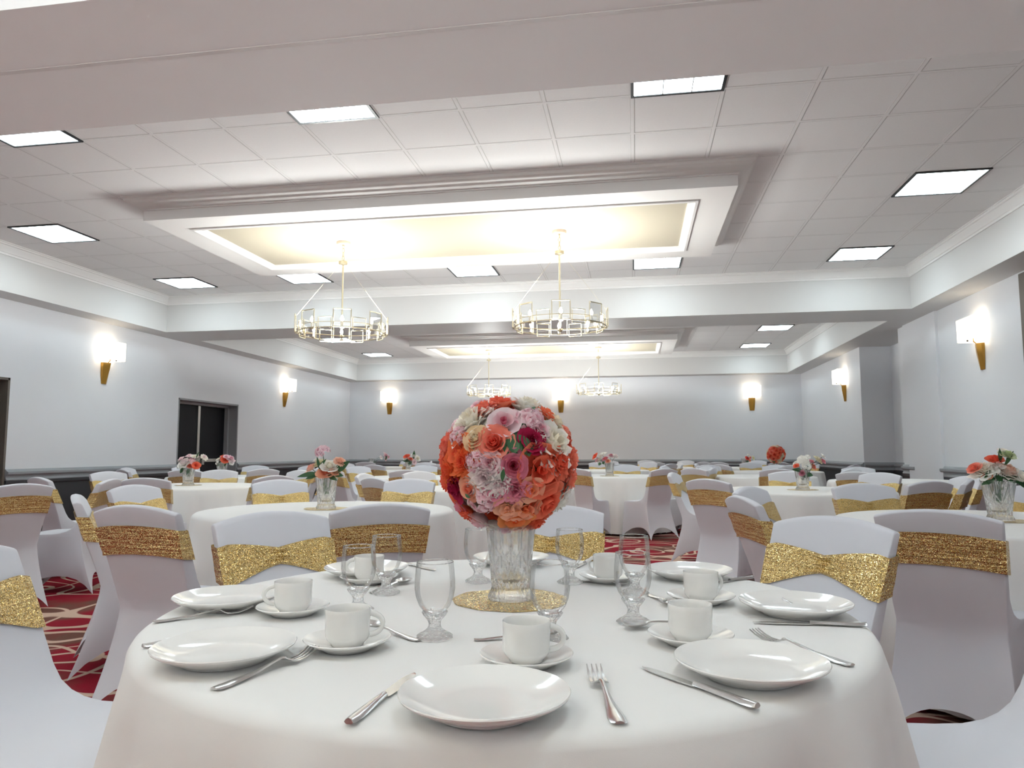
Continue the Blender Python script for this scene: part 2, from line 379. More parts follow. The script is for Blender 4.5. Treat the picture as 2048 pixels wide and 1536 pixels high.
def door(n, d, brown):
    y0, y1 = d; x = XL - 0.27
    jm = 'jamb_brown' if brown else 'jamb_grey'
    # frame: reveal lining plus stepped stops
    m = MB()
    m.box(XL-0.3, XL+0.004, y0, y0+0.03, 0, DZ); m.box(XL-0.3, XL+0.004, y1-0.03, y1, 0, DZ); m.box(XL-0.3, XL+0.004, y0, y1, DZ-0.03, DZ+0.0)
    m.box(XL-0.3, XL-0.17, y0+0.03, y0+0.075, 0, DZ-0.03); m.box(XL-0.3, XL-0.17, y1-0.075, y1-0.03, 0, DZ-0.03); m.box(XL-0.3, XL-0.17, y0+0.03, y1-0.03, DZ-0.075, DZ-0.03)
    root = struct('door_%d' % n, m, jm)
    ym = (y0+y1)/2 + 0.03
    for a, b_ in ((y0+0.075, ym-0.035), (ym+0.035, y1-0.075)):
        lf = obj('door_leaf', MB().box(x-0.02, x+0.025, a, b_, 0.01, DZ-0.075), 'door_black', root, smooth=0)
        obj('push_bar', MB().box(x+0.025, x+0.075, a+0.03, b_-0.02, 0.93, 0.985).box(x+0.025, x+0.10, (a if a > ym else b_-0.07), (a+0.07 if a > ym else b_), 0.88, 1.04), 'steel', lf, smooth=0)
    obj('mullion', MB().box(x-0.02, x+0.035, ym-0.035, ym+0.035, 0, DZ-0.075), 'steel', root, smooth=0)
door(1, D0, True); door(2, D1, False)
# ------------------------------------------------------------------ ceiling lights
def troffer(cx, cy, label, w=0.58, d=0.58, z=ZC):
    t = thing('ceiling_light', label, 'ceiling light', (cx, cy, z), 0, 'recessed ceiling lights')
    fw = 0.022
    m = MB(); a, b_ = w/2+fw, d/2+fw
    m.box(-a, a, -b_, -b_+fw, -0.012, 0.0); m.box(-a, a, b_-fw, b_, -0.012, 0.0); m.box(-a, -a+fw, -b_+fw, b_-fw, -0.012, 0.0); m.box(a-fw, a, -b_+fw, b_-fw, -0.012, 0.0)
    obj('frame', m, 'black_metal', t, smooth=0)
    obj('lens', MB().box(-w/2, w/2, -d/2, d/2, -0.006, -0.002), 'lens', t, smooth=0)
    g = MB(); ny = 3 if d > 0.4 else 1
    for k in (1, 2):
        x = -w/2 + w*k/3; g.box(x-0.004, x+0.004, -d/2, d/2, -0.009, -0.006)
    for k in range(1, ny):
        y = -d/2 + d*k/ny; g.box(-w/2, w/2, y-0.004, y+0.004, -0.0092, -0.006)
    obj('louver', g, 'lens_grid', t, smooth=0)
    return t
TX = (-6.38, -4.56, -2.12, 0.325, 2.79)
words_x = ('first from the door wall', 'second from the door wall', 'third from the door wall', 'fourth from the door wall', 'fifth from the door wall')
for i in (1, 2, 3):
    troffer(TX[i], 4.61, 'ceiling light half hidden by the smooth beam overhead, ' + words_x[i])
for i in (0, 4):
    troffer(TX[i], 7.045, 'square ceiling light beside the ceiling tray on the %s side' % ('door wall' if i == 0 else 'pilaster wall'))
for i in range(5):
    troffer(TX[i], 9.485, 'square ceiling light in the row by the beam, ' + words_x[i])
for i in (0, 4):
    troffer(TX[i], 15.02, 'square ceiling light of the far bay beside its tray, %s side' % ('door wall' if i == 0 else 'pilaster wall'))
    troffer(TX[i], 17.5, 'square ceiling light in the rear corner of the far bay, %s side' % ('door wall' if i == 0 else 'pilaster wall'))
for i in range(1, 4):
    troffer(TX[i], 12.6, 'square ceiling light of the far bay just past the beam, ' + words_x[i])
for y in (1.2, -3.6):       # unseen rows of the same lights, added for the light they give
    for i in range(5):
        troffer(TX[i], y, 'added square ceiling light behind the photographer, row at %s, %s' % ('the set table' if y > 0 else 'the back wall', words_x[i]))
# ------------------------------------------------------------------ chandeliers
def lampl(name, loc, power, col, rad):
    l = bpy.data.lights.new(name, 'POINT'); l.energy = power; l.color = col; l.shadow_soft_size = rad
    o = bpy.data.objects.new(name, l); C.objects.link(o); o.location = loc
    return o
def chandelier(x, y, zt, label, phase, power=1.0):
    zb = 2.372 - 0.02
    t = thing('chandelier', label, 'chandelier', (x, y, zb), 0, 'chandeliers')
    h = zt - zb
    obj('canopy', MB().lathe([(0, h), (0.075, h), (0.075, h-0.018), (0.07, h-0.03), (0.012, h-0.032), (0, h-0.032)], 32), 'canopy_paint', t)
    ch = MB()
    for k in range(4):
        zc = h-0.05-k*0.042
        pts = [(0.011*math.cos(a)*(1 if k % 2 else 0.25), 0.011*math.cos(a)*(0.25 if k % 2 else 1), zc+0.024*math.sin(a)) for a in (2*PI*i/14 for i in range(15))]
        ch.tube(pts, 0.0035, 6, False)
    obj('chain', ch, 'champagne', t)
    zcol = h-0.225
    obj('collar', MB().lathe([(0, zcol+0.02), (0.02, zcol+0.02), (0.03, zcol+0.012), (0.048, zcol+0.01), (0.048, zcol-0.018), (0.03, zcol-0.022), (0.012, zcol-0.03), (0, zcol-0.03)], 28), 'champagne', t)
    obj('stem', MB().tube([(0, 0, zcol), (0, 0, 0.0)], 0.0095, 10), 'champagne', t)
    obj('finial', MB().lathe([(0, -0.03), (0.012, -0.026), (0.02, -0.012), (0.03, -0.008), (0.03, 0.006), (0.012, 0.012), (0, 0.012)], 20), 'champagne', t)
    R = 0.47
    for zz in (0.02, 0.075):
        ring = MB(); ring.tube([(R*math.cos(2*PI*i/64), R*math.sin(2*PI*i/64), zz) for i in range(65)], 0.006 if zz < 0.05 else 0.004, 6, False)
        obj('ring', ring, 'champagne', t)
    for k in range(4):
        a = phase + k*PI/2
        obj('spoke', MB().tube([(0.012*math.cos(a), 0.012*math.sin(a), 0.0), (R*math.cos(a), R*math.sin(a), 0.02)], 0.0045, 6), 'champagne', t)
        obj('cable', MB().tube([(0.03*math.cos(a), 0.03*math.sin(a), zcol-0.02), (R*math.cos(a), R*math.sin(a), 0.205)], 0.0011, 5), 'champagne', t)
    for k in range(8):
        a = phase + k*PI/4
        ca, sa = math.cos(a), math.sin(a)
        def L(u, rr, z): return ((R+rr)*ca - u*sa, (R+rr)*sa + u*ca, z)
        fr = MB(); w = 0.088; off = 0.012; z0, z1 = 0.02, 0.205
        for p, q in ((L(-w, off, z0), L(-w, off, z1)), (L(w, off, z0), L(w, off, z1)), (L(-w, off, z0), L(w, off, z0)), (L(-w, off, z1), L(w, off, z1))):
            fr.tube([p, q], 0.0062, 4)
        f_ = obj('panel_frame', fr, 'champagne', t, smooth=0)
        g = MB(); g.add([L(-w, off, z0), L(w, off, z0), L(w, off, z1), L(-w, off, z1)], [(0, 1, 2, 3)])
        obj('glass_pane', g, 'thin_glass', f_, smooth=0)
        a2 = a + PI/8
        c2, s2 = math.cos(a2), math.sin(a2)
        def L2(u, rr, z): return ((R+rr)*c2 - u*s2, (R+rr)*s2 + u*c2, z)
        f2 = MB(); w = 0.07; z0, z1 = -0.005, 0.13; off = -0.02
        for p, q in ((L2(-w, off, z0), L2(-w, off, z1)), (L2(w, off, z0), L2(w, off, z1)), (L2(-w, off, z0), L2(w, off, z0)), (L2(-w, off, z1), L2(w, off, z1))):
            f2.tube([p, q], 0.005, 4)
        f_2 = obj('panel_frame', f2, 'champagne', t, smooth=0)
        b_ = L(0, -0.045, 0.0)
        obj('candle_sleeve', MB().lathe([(0.0, 0.02), (0.014, 0.02), (0.014, 0.085), (0.0, 0.085)], 12), 'candle_white', t, loc=(b_[0], b_[1], 0))
        obj('candle_cup', MB().lathe([(0.0, 0.012), (0.02, 0.014), (0.024, 0.024), (0.0, 0.026)], 12), 'champagne', t, loc=(b_[0], b_[1], 0))
        obj('bulb', MB().lathe([(0.0, 0.085), (0.01, 0.087), (0.0165, 0.105), (0.0165, 0.118), (0.009, 0.14), (0.0, 0.152)], 12), 'bulb', t, loc=(b_[0], b_[1], 0))
    # candle bulbs standing in opaque sleeves throw their light up and sideways
    l = bpy.data.lights.new('lamp_chandelier', 'SPOT'); l.energy = CH_W*power; l.color = (0.95, 0.99, 0.97); l.shadow_soft_size = 0.3
    l.spot_size = R_(180); l.spot_blend = 0.03
    o = bpy.data.objects.new('lamp_chandelier', l); C.objects.link(o); o.location = (x, y, zb+0.10); o.rotation_euler = (PI, 0, 0)
CH_W = 66.0
ZP = 3.382
chandelier(-3.09, 7.36, ZP, 'drum chandelier under the near tray, the one toward the door wall', R_(-67))
chandelier(-0.735, 7.36, ZP, 'drum chandelier under the near tray, the one toward the pilaster wall', R_(-83))
chandelier(-3.09, -1.2, ZP, 'added drum chandelier behind the photographer, toward the door wall', R_(-67))  # unseen pair, added to light the near end of the room
chandelier(-0.735, -1.2, ZP, 'added drum chandelier behind the photographer, toward the pilaster wall', R_(-83))
chandelier(-3.2, 15.95, ZP, 'small looking drum chandelier in the far bay, over the big bouquet', R_(-78))
chandelier(-0.755, 15.95, ZP, 'small looking drum chandelier in the far bay, beside the rear wall sconce', R_(-87))
# ------------------------------------------------------------------ wall sconces
def make_sconce():
    t = thing('wall_sconce', 'x', 'sconce', (0, 0, 0), 0, 'wall sconces')
    # local frame: wall at y=0, room toward -y, origin at the foot of the bracket
    m = MB()
    sec = [(0.0, 0.055, 0.012), (0.10, 0.068, 0.03), (0.22, 0.078, 0.052), (0.31, 0.08, 0.06)]
    rows = []
    for z, w, d in sec:
        rows.append([(-w, -0.004, z), (-w*0.9, -d*0.75, z), (w*(0.1 + z*1.2), -d-0.018, z), (w*0.92, -d*0.6, z), (w, -0.004, z)])
    m.grid(rows, True)
    o = len(m.v); m.f.append(tuple(range(0, 5))[::-1]); m.f.append(tuple(range(o-5, o))); m.m += [0, 0]
    obj('bracket', m, 'sconce_gold', t, smooth=12)
    sh = MB(); x, d, z0, z1, th = 0.2, 0.185, 0.345, 0.62, 0.004
    for q in ((-x, x, -d, -d+th), (-x, -x+th, -d+th, -0.012), (x-th, x, -d+th, -0.012)):
        sh.box(q[0], q[1], q[2], q[3], z0, z1)
    s = obj('shade', sh, 'shade_fabric', t, smooth=0)
    tr = MB()
    for zz in (z0-0.002, z1-0.004):
        tr.box(-x-0.002, x+0.002, -d-0.002, -d+0.001, zz, zz+0.006)
    obj('shade_rim', tr, 'candle_white', s, smooth=0)
    obj('arm', MB().tube([(0, -0.05, 0.30), (0, -0.09, 0.34), (0, -0.09, 0.40)], 0.006, 8), 'sconce_gold', t)
    obj('finial_knob', MB().lathe([(0, -0.01), (0.01, -0.006), (0.012, 0.004), (0.006, 0.012), (0, 0.013)], 12), 'black_metal', t, loc=(0.03, -0.165, 0.34))
    obj('lamp_bulb', MB().lathe([(0, 0.40), (0.012, 0.41), (0.024, 0.44), (0.02, 0.47), (0, 0.485)], 12), 'bulb', t, loc=(0, -0.09, 0))
    return t
SC_W = 0.55
def put_sconce(k, loc, rz, label):
    global sc0
    s = sc0 if k == 0 else dup(sc0, loc, rz)
    s.location = loc; s.rotation_euler = (0, 0, rz); s['label'] = label
    for dz in (0.44,):
        p = Matrix.Rotation(rz, 3, 'Z') @ Vector((0, -0.085, dz))
        lampl('lamp_sconce', (loc[0]+p.x, loc[1]+p.y, loc[2]+p.z), SC_W, (1.0, 0.88, 0.70), 0.03)
sc0 = make_sconce()
put_sconce(0, (XL, 9.46, 2.10), PI/2, 'gold bracket sconce with lit shade on door wall, before the black double door')
put_sconce(1, (XL, 15.03, 2.10), PI/2, 'gold bracket sconce with lit shade on door wall, past the black double door')
put_sconce(2, (-6.49, YR, 2.11), 0, 'gold bracket sconce on rear wall nearest to the door wall corner')
put_sconce(3, (-1.87, YR, 2.11), 0, 'gold bracket sconce on rear wall directly above the big bouquet')
put_sconce(4, (2.88, YR, 2.11), 0, 'gold bracket sconce on rear wall above the coral flower ball')
put_sconce(5, (XR, 15.03, 2.07), -PI/2, 'gold bracket sconce on side wall beyond the shaded niche')
put_sconce(6, (XR, 9.33, 2.06), -PI/2, 'large looking gold sconce on side wall in front of the pilaster')
# ------------------------------------------------------------------ power outlets
def outlet(loc, rz, label):
    t = thing('power_outlet', label, 'outlet', loc, rz)
    obj('cover_plate', MB().box(-0.037, 0.037, -0.006, 0.0, -0.058, 0.058), 'outlet_plate', t, smooth=0)
    for z in (-0.024, 0.024):
        obj('socket', MB().box(-0.016, 0.016, -0.008, -0.006, z-0.014, z+0.014), 'outlet_slot', t, smooth=0)
outlet((XL+0.012, 9.05, 0.42), PI/2, 'grey power outlet low on dark wainscot, between chair back and sash chair')
outlet((XL+0.012, 9.45, 0.42), PI/2, 'grey power outlet low on dark wainscot beside the bright sash chair')
outlet((XR-0.012, 9.55, 0.42), -PI/2, 'grey power outlet on dark wainscot next to the white rose vase')
# ------------------------------------------------------------------ tables and cloths
def cloth_mesh(seed, rt=0.762, drop=0.735, flare=0.055, amp=0.030, nf=19, n=168):
    rng = random.Random(seed)
    ph = [rng.uniform(0, 2*PI) for _ in range(6)]
    def fold(a):
        c1 = math.cos(nf*a + ph[0] + 1.1*math.sin(2*a+ph[1]))
        v = 0.62*math.copysign(abs(c1)**1.6, c1) + 0.34*math.cos((nf*2-5)*a + ph[2] + 0.9*math.sin(3*a+ph[3])) + 0.25*math.cos((nf-6)*a+ph[4])
        return v
    rows = []
    A = [2*PI*k/n for k in range(n)]
    for r in (0.02, 0.2, 0.4, 0.6, 0.7):
        rows.append([(r*math.cos(a), r*math.sin(a), 0.762) for a in A])
    for r, z in ((0.735, 0.7615), (0.75, 0.759), (0.760, 0.752), (0.766, 0.742)):
        rows.append([(r*math.cos(a), r*math.sin(a), z) for a in A])
    for k in range(1, 13):
        u = k/12; z = 0.742 - u*(drop-0.015)
        row = []
        for a in A:
            r = rt + 0.006 + flare*u**1.25 + amp*(min(1, 1.4*u)**0.75)*(0.55 + fold(a))
            row.append((r*math.cos(a), r*math.sin(a), z))
        rows.append(row)
    m = MB().grid(rows, True)
    m.f.append(tuple(range(n))); m.m.append(0)
    return m.mesh('tablecloth', 'linen_cloth', 60)
def table_parts(t):
    obj('tabletop', MB().lathe([(0, 0.756), (0.742, 0.756), (0.745, 0.752), (0.745, 0.732), (0.74, 0.728), (0, 0.728)], 64), 'table_wood', t)
    for sx in (-1, 1):
        for sy in (-1, 1):
            obj('leg', MB().tube([(0.42*sx, 0.3*sy, 0.73), (0.46*sx, 0.34*sy, 0.0)], 0.014, 8), 'black_metal', t)
tbl0 = None
cloths = {}
TABLES = {
    # key: centre, words that single the table out
    'set': ((-0.295, 1.675), 'the place-set table'),
    'peach': ((-1.86, 4.27), 'the peach bouquet table'),
    'rose': ((1.79, 4.05), 'the white rose table'),
    'pale': ((-4.62, 7.05), 'the pale pink bouquet table'),
    'spray': ((1.50, 7.02), 'the white spray bouquet table'),
    'behind': ((-1.35, 7.08), 'the table behind the big bouquet'),
    'door': ((-5.85, 9.75), 'the table by the black double door'),
    'mid': ((-3.02, 9.92), 'the bare mid-room table'),
    'twin': ((-0.25, 10.72), 'the red and white bouquet table'),
    'bare': ((1.72, 10.8), 'the bare table behind the white spray'),
    'pil': ((3.05, 9.3), 'the table by the pilaster'),
    'dark': ((-4.12, 13.2), 'the dark-leaved bouquet table'),
    'haze': ((-0.5, 13.9), 'the pale hazy bouquet table'),
    'ball': ((2.42, 13.35), 'the coral ball table'),
    'corner': ((-6.05, 16.3), 'the far corner table'),
    'tiny': ((2.32, 16.4), 'the tiny red bouquet table'),
    'rear': ((0.5, 16.6), 'the rear wall table'),
    'wall': ((-5.75, 5.1), 'the table cut off by the frame'),
    'u1': ((-5.2, -1.6), 'the first added table behind the photographer'),  # from here on unseen, added so white cloth bounces light upward
    'u2': ((-2.4, -2.1), 'the second added table behind the photographer'),
    'u3': ((0.9, -1.9), 'the third added table behind the photographer'),
    'u4': ((2.6, 0.7), 'the added table beside the photographer toward the pilasters'),
    'u5': ((-4.6, 1.2), 'the added table beside the photographer toward the doors'),
}
SKIP_T = ('wall', 'pil')
CM = [cloth_mesh(s) for s in (3, 11, 27)]
front_cloth = cloth_mesh(5, flare=0.09, amp=0.042, nf=17, n=264)
for i, (k, ((x, y), w)) in enumerate(TABLES.items()):
    if k == 'wall': continue
    if tbl0 is None:
        tbl0 = thing('round_table', 'x', 'table', (x, y, 0), 0, 'round banquet tables'); table_parts(tbl0); t = tbl0
    else:
        t = dup(tbl0, (x, y, 0), 0.7*i)
    t['label'] = 'round folding table under a white cloth, ' + w
    o = link('tablecloth', front_cloth if k == 'set' else CM[i % 3], None, (x, y, 0), (0, 0, 0.9*i if k != 'set' else 0.35))
    tag(o, 'white floor-length round tablecloth on ' + w, 'tablecloth', 'white round tablecloths')
# ------------------------------------------------------------------ covered chairs
def yrear(z):
    return -0.198 - 0.125*((0.44-z)/0.44)**1.5 if z < 0.44 else -0.198 - 0.142*((z-0.44)/0.42)**1.1
def thick(z): return 0.042 + 0.035*max(0, min(1, (0.86-z)/0.36))
def hwid(z): return 0.188 + 0.042*((0.44-z)/0.44)**1.2 if z < 0.44 else 0.188 + 0.027*((z-0.44)/0.42)
def arch(z, s): return z + 0.034*(1-s*s)*max(0, min(1, (z-0.5)/0.36))
def bulge(z, s): return -0.022*(1-s*s)*max(0, min(1, (z-0.44)/0.2))
def chair_cover():
    S = [-1 + 2*k/14 for k in range(15)]
    rows = []
    def hem(s): return 0.145*(1-abs(s)**2.4)
    def low(z, s): return z + hem(s)*(1-z/0.42) if z < 0.42 else z
    zr = [0.0, 0.05, 0.11, 0.17, 0.23, 0.29, 0.35, 0.40, 0.44, 0.49, 0.55, 0.62, 0.69, 0.76, 0.82, 0.85]
    for z in zr:
        rows.append([(hwid(z)*s, yrear(z) + bulge(z, s) + (0.075*(1-s*s)*(1-z/0.44) if z < 0.44 else 0), arch(low(z, s), s)) for s in S])
    i_top = len(rows)
    for dy, dz in ((0.002, 0.009), (0.021, 0.014), (0.040, 0.009)):
        rows.append([(hwid(0.86)*s*1.0, yrear(0.855) + bulge(0.86, s) + dy, arch(0.848, s) + dz) for s in S])
    for z in (0.845, 0.80, 0.74, 0.68, 0.62, 0.57):
        rows.append([(hwid(z)*s, yrear(z) + thick(z) + bulge(z, s)*0.9, arch(z, s)) for s in S])
    br = [(-0.145, 0.53, 0.198), (-0.118, 0.505, 0.2), (-0.085, 0.487, 0.203), (-0.04, 0.475, 0.207), (0.02, 0.47, 0.211), (0.10, 0.468, 0.215), (0.175, 0.466, 0.217), (0.208, 0.461, 0.217), (0.226, 0.45, 0.217), (0.233, 0.434, 0.217)]
    for y, z, w in br:
        rows.append([(w*s, y, z + 0.006*(1-s*s)) for s in S])
    for z in (0.40, 0.34, 0.28, 0.21, 0.14, 0.07, 0.0):
        rows.append([((0.217+0.014*(1-z/0.43))*s, 0.234 + 0.045*(1-z/0.43) - 0.065*(1-s*s)*(1-z/0.43), low(z, s)) for s in S])
    bm = bmesh.new()
    V = [[bm.verts.new(p) for p in r] for r in rows]
    for i in range(len(V)-1):
        for j in range(14):
            bm.faces.new((V[i][j], V[i][j+1], V[i+1][j+1], V[i+1][j]))
    nR = zr.index(0.44)
    n = len(V)
    nF = n-7-1                  # row of the seat front edge at z .434
    for side, sg in ((0, -1), (14, 1)):
        rear = [V[i][side] for i in range(0, nR+1)]                    # 0 .. .44
        front = [V[i][side] for i in range(n-1, nF-1, -1)]             # 0 .. .434
        na = 8
        G = []
        for k in range(9):
            u = k/8
            def samp(ls):
                f = u*(len(ls)-1); i0 = min(int(f), len(ls)-2); q = f-i0
                return ls[i0].co.lerp(ls[i0+1].co, q)
            pa, pb = samp(rear), samp(front)
            row = []
            for a in range(1, na):
                w = a/na; p = pa.lerp(pb, w)
                z = p.z
                hz = 0.135*(1-abs(2*w-1)**2.4)
                p.z = z + hz*max(0, 1-z/0.42)
                p.x -= sg*0.07*math.sin(PI*w)*max(0, 1-z/0.44)
                row.append(bm.verts.new(p))
            G.append(row)
        def near(ls, u):
            f = u*(len(ls)-1); return ls[int(round(f))]
        for k in range(8):
            for a in range(na-2):
                bm.faces.new((G[k][a], G[k][a+1], G[k+1][a+1], G[k+1][a]))
        # stitch to rear and front columns (9 rear verts = same count as G rows)
        for k in range(8):
            bm.faces.new((rear[k], G[k][0], G[k+1][0], rear[k+1]))
        lf = len(front)-1
        prev = 0
        for k in range(1, 9):
            idx = int(round(k*lf/8))
            loop = [G[k-1][-1]] + [front[q] for q in range(prev, idx+1)] + [G[k][-1]]
            if len(set(loop)) >= 3: bm.faces.new(loop)
            prev = idx
        up = [V[i][side] for i in range(nR, nF+1)]
        bm.faces.new(up + [G[8][a] for a in range(na-2, -1, -1)])
    bmesh.ops.recalc_face_normals(bm, faces=bm.faces)
    ed = [e for e in bm.edges if len(e.link_faces) == 2 and e.calc_face_angle(0) > R_(45)]
    bmesh.ops.bevel(bm, geom=ed, offset=0.005, segments=2, affect='EDGES', profile=0.5)
    bmesh.ops.triangulate(bm, faces=[f for f in bm.faces if len(f.verts) > 4])
    # turned hem edge
    me = bpy.data.meshes.new('chair_cover'); bm.to_mesh(me); bm.free()
    me.materials.append(MATS['spandex'])
    me.shade_smooth(); me.set_sharp_from_angle(angle=R_(55))
    return me
def chair_sash():
    e = 0.007; zc = 0.728
    N = 25
    rows = []
    T = [-1, -0.75, -0.4, 0, 0.4, 0.75, 1]
    for t in T:
        row = []
        for k in range(N):                       # front, pinched in the middle
            s = -1 + 2*k/(N-1)
            hh = 0.026 + 0.038*min(1, abs(s)/0.82)**1.15
            z = zc - 0.006 + t*hh
            gather = 0.006*math.cos(t*9)*max(0, 1-abs(s)*2.2)
            pin = 0.004*max(0, 1-abs(s)*6)
            row.append(((hwid(z)+e)*s, yrear(z) + thick(z) + bulge(z, s)*0.9 + e + gather + pin - 0.004*(abs(s) > 0.97), arch(z, s)))
        for k in range(N):                       # back, almost straight
            s = 1 - 2*k/(N-1)
            hh = 0.061 - 0.004*(1-s*s)
            z = zc + 0.002 - 0.006*(1-s*s) + t*hh
            row.append(((hwid(z)+e)*s, yrear(z) + bulge(z, s) - e + 0.002*math.sin(t*11+s*3), arch(z, s)))
        rows.append(row)
    return MB().grid(rows, True).mesh('sash', 'gold_sequin', 50)
ch0 = thing('banquet_chair', 'x', 'chair', (0, 0, 0), 0, 'covered banquet chairs')
link('chair_cover', chair_cover(), ch0); link('sash', chair_sash(), ch0)
used = [False]
def chair(key, x, y, face, words_):
    """(x, y): middle of the top of the backrest; face: heading in degrees."""
    a = R_(face)
    fx, fy = math.cos(a), math.sin(a)
    ox, oy = x + 0.32*fx, y + 0.32*fy
    rz = a - PI/2
    if used[0]: c_ = dup(ch0, (ox, oy, 0), rz)
    else:
        c_ = ch0; c_.location = (ox, oy, 0); c_.rotation_euler = (0, 0, rz); used[0] = True
    c_['label'] = 'white chair with gold sash, %s of %s' % (words_, TABLES[key][1])
    return c_
SIDES = ['pilaster side', 'far pilaster-side corner', 'far side', 'far door-side corner', 'door side', 'near door-side corner', 'near side', 'near pilaster-side corner']
def ring(key, r, angs, adj={}):
    (cx, cy), w = TABLES[key]
    for a in angs:
        dr, df = adj.get(a, (0, 0))
        x, y = cx + (r+dr)*math.cos(R_(a)), cy + (r+dr)*math.sin(R_(a))
        chair(key, x, y, a + 180 + df, SIDES[int(round((a % 360)/45)) % 8])
ring('set', 1.335, [140, 92, 45, 187, 3])
ring('peach', 1.49, [-58, -98, 172, 128, 88])
chair('peach', -2.88, 3.44, 37, SIDES[5] + ' edge')
ring('rose', 1.30, [-123, -168, 147, 102, 57], {-123: (-0.05, 0)})
ring('pale', 1.42, [-116, -71, -26, 19, 64, 109, 160])
ring('spray', 1.34, [-134, -62, 146, 84, 45, -41, -3], {-41: (0, 12), -3: (0, 14), 146: (0, 18)})
ring('behind', 1.37, [-128, 178, 140])
ring('door', 1.36, [-168, -123, -78, -38, 12, 57, 100, 145])
ring('mid', 1.37, [-78, -123, -33, 12, 57, 102, 147])
ring('twin', 1.37, [-112, -20, 20, 85, 130])
chair('twin', 0.36, 9.52, 128, SIDES[7])
ring('bare', 1.37, [-135, -90, 160, 115, 70, -45])
ring('dark', 1.37, [-100, -145, -55, 10, 55, 95, 170])
ring('haze', 1.35, [-80, -35, 10, 55, 100, -125])
ring('ball', 1.35, [-140, -90, -40, 170, 100, 55])
ring('corner', 1.37, [-120, -75, -30, 20, 70])
ring('tiny', 1.37, [-120, -70, -30, 70])
ring('rear', 1.37, [-140, -95, -50, 100, 60, 140])
chair('wall', -4.28, 4.55, 157, 'near pilaster-side corner')
chair('wall', -4.28, 5.45, 196, 'pilaster side')
chair('pil', 2.3, 8.25, 56, 'near door-side corner')
chair('pil', 3.0, 10.68, -92, 'far side')
chair('pil', 3.5, 8.0, 108, 'near pilaster-side corner')
# ------------------------------------------------------------------ tableware on the set table
ZT = 0.763
def plate_mesh():
    p = [(0, 0.004), (0.06, 0.004), (0.066, 0.0), (0.07, 0.0), (0.073, 0.004), (0.095, 0.012), (0.112, 0.0215), (0.1165, 0.0245), (0.1175, 0.0265), (0.1165, 0.028), (0.112, 0.0262), (0.096, 0.0185), (0.078, 0.0115), (0.06, 0.0098), (0, 0.0095)]
    return MB().lathe(p, 72).mesh('dinner_plate', 'porcelain', 50)
def saucer_mesh():
    p = [(0, 0.003), (0.036, 0.003), (0.04, 0.0), (0.044, 0.0), (0.05, 0.005), (0.068, 0.013), (0.076, 0.0175), (0.0775, 0.019), (0.0765, 0.0205), (0.068, 0.0175), (0.05, 0.0105), (0.034, 0.008), (0.03, 0.0065), (0, 0.0065)]
    return MB().lathe(p, 56).mesh('saucer', 'porcelain', 50)
def cup_body():
    def rad(r, z, a):      # faint swirl relief low on the outer wall
        return r + (0.0004*math.sin(7*a + z*160) if 0.015 < z < 0.052 and r > 0.037 else 0)
    p = [(0, 0.003), (0.022, 0.003), (0.024, 0.0), (0.028, 0.0), (0.030, 0.004), (0.0365, 0.011), (0.0388, 0.017), (0.0392, 0.025), (0.0394, 0.035), (0.0396, 0.045), (0.0399, 0.055), (0.0402, 0.0635), (0.0396, 0.0645), (0.0385, 0.0635), (0.0376, 0.055), (0.0372, 0.04), (0.0368, 0.02), (0.034, 0.012), (0.026, 0.007), (0, 0.006)]
    return MB().lathe(p, 64, rad).mesh('cup_body', 'porcelain', 50)
def cup_handle():
    pts = []
    for k in range(15):
        t = k/14; a = PI/2 - 1.12*PI*t
        pts.append((0.0385 + 0.0235*math.cos(a)*1.0, 0, 0.035 + 0.0185*math.sin(a)))
    pts[0] = (0.0385, 0, 0.055)
    pts.append((0.0375, 0, 0.0125))
    return MB().tube(pts, [0.0042+0.0012*abs(1-2*k/15) for k in range(16)], 10).mesh('handle', 'porcelain', 60)
def goblet():
    bowl = [(0.004, 0.043), (0.012, 0.0445), (0.021, 0.050), (0.0295, 0.061), (0.0355, 0.076), (0.0383, 0.092), (0.0380, 0.108), (0.0366, 0.125), (0.0350, 0.1405), (0.0344, 0.1415), (0.0338, 0.1405)]
    b_ = MB().lathe(bowl, 56).mesh('bowl', 'thin_glass', 60)
    def fac(r, z, a):
        return r*(1 + 0.035*math.cos(12*a) + 0.02*math.cos(24*a+z*300)) if r > 0.006 else r
    st = [(0, 0.0), (0.031, 0.0), (0.0338, 0.002), (0.0335, 0.0045), (0.029, 0.0085), (0.021, 0.0125), (0.0135, 0.018), (0.0115, 0.022), (0.0112, 0.027), (0.0125, 0.032), (0.016, 0.037), (0.021, 0.0435), (0.0245, 0.049), (0.0225, 0.050), (0.012, 0.0438), (0, 0.0428)]
    s_ = MB().lathe(st, 48, fac).mesh('stem', 'pressed_glass', 30)
    rm = MB().tube([(0.0344*math.cos(2*PI*k/48), 0.0344*math.sin(2*PI*k/48), 0.1412) for k in range(49)], 0.0009, 6, False).mesh('rim', 'pressed_glass', 60)
    return b_, s_, rm
SEAT = {'near': 'near place setting', 'neardoor': 'near door-side place setting', 'door': 'door-side place setting', 'fardoor': 'far door-side place setting', 'far': 'far place setting', 'farpil': 'far pilaster-side place setting', 'pil': 'pilaster-side place setting', 'nearpil': 'near pilaster-side place setting'}
pm = plate_mesh()
for k, (px, py) in {'near': (969, 1384), 'neardoor': (450, 1290), 'door': (455, 1191), 'fardoor': (733, 1134), 'far': (1022, 1113), 'farpil': (1378, 1138), 'pil': (1590, 1204), 'nearpil': (1501, 1320)}.items():
    p = at(px, py, ZT+0.024)
    tag(link('dinner_plate', pm, None, (p.x, p.y, ZT)), 'empty white dinner plate at the ' + SEAT[k], 'plate', 'dinner plates on the set table')
sm, cb, chd = saucer_mesh(), cup_body(), cup_handle()
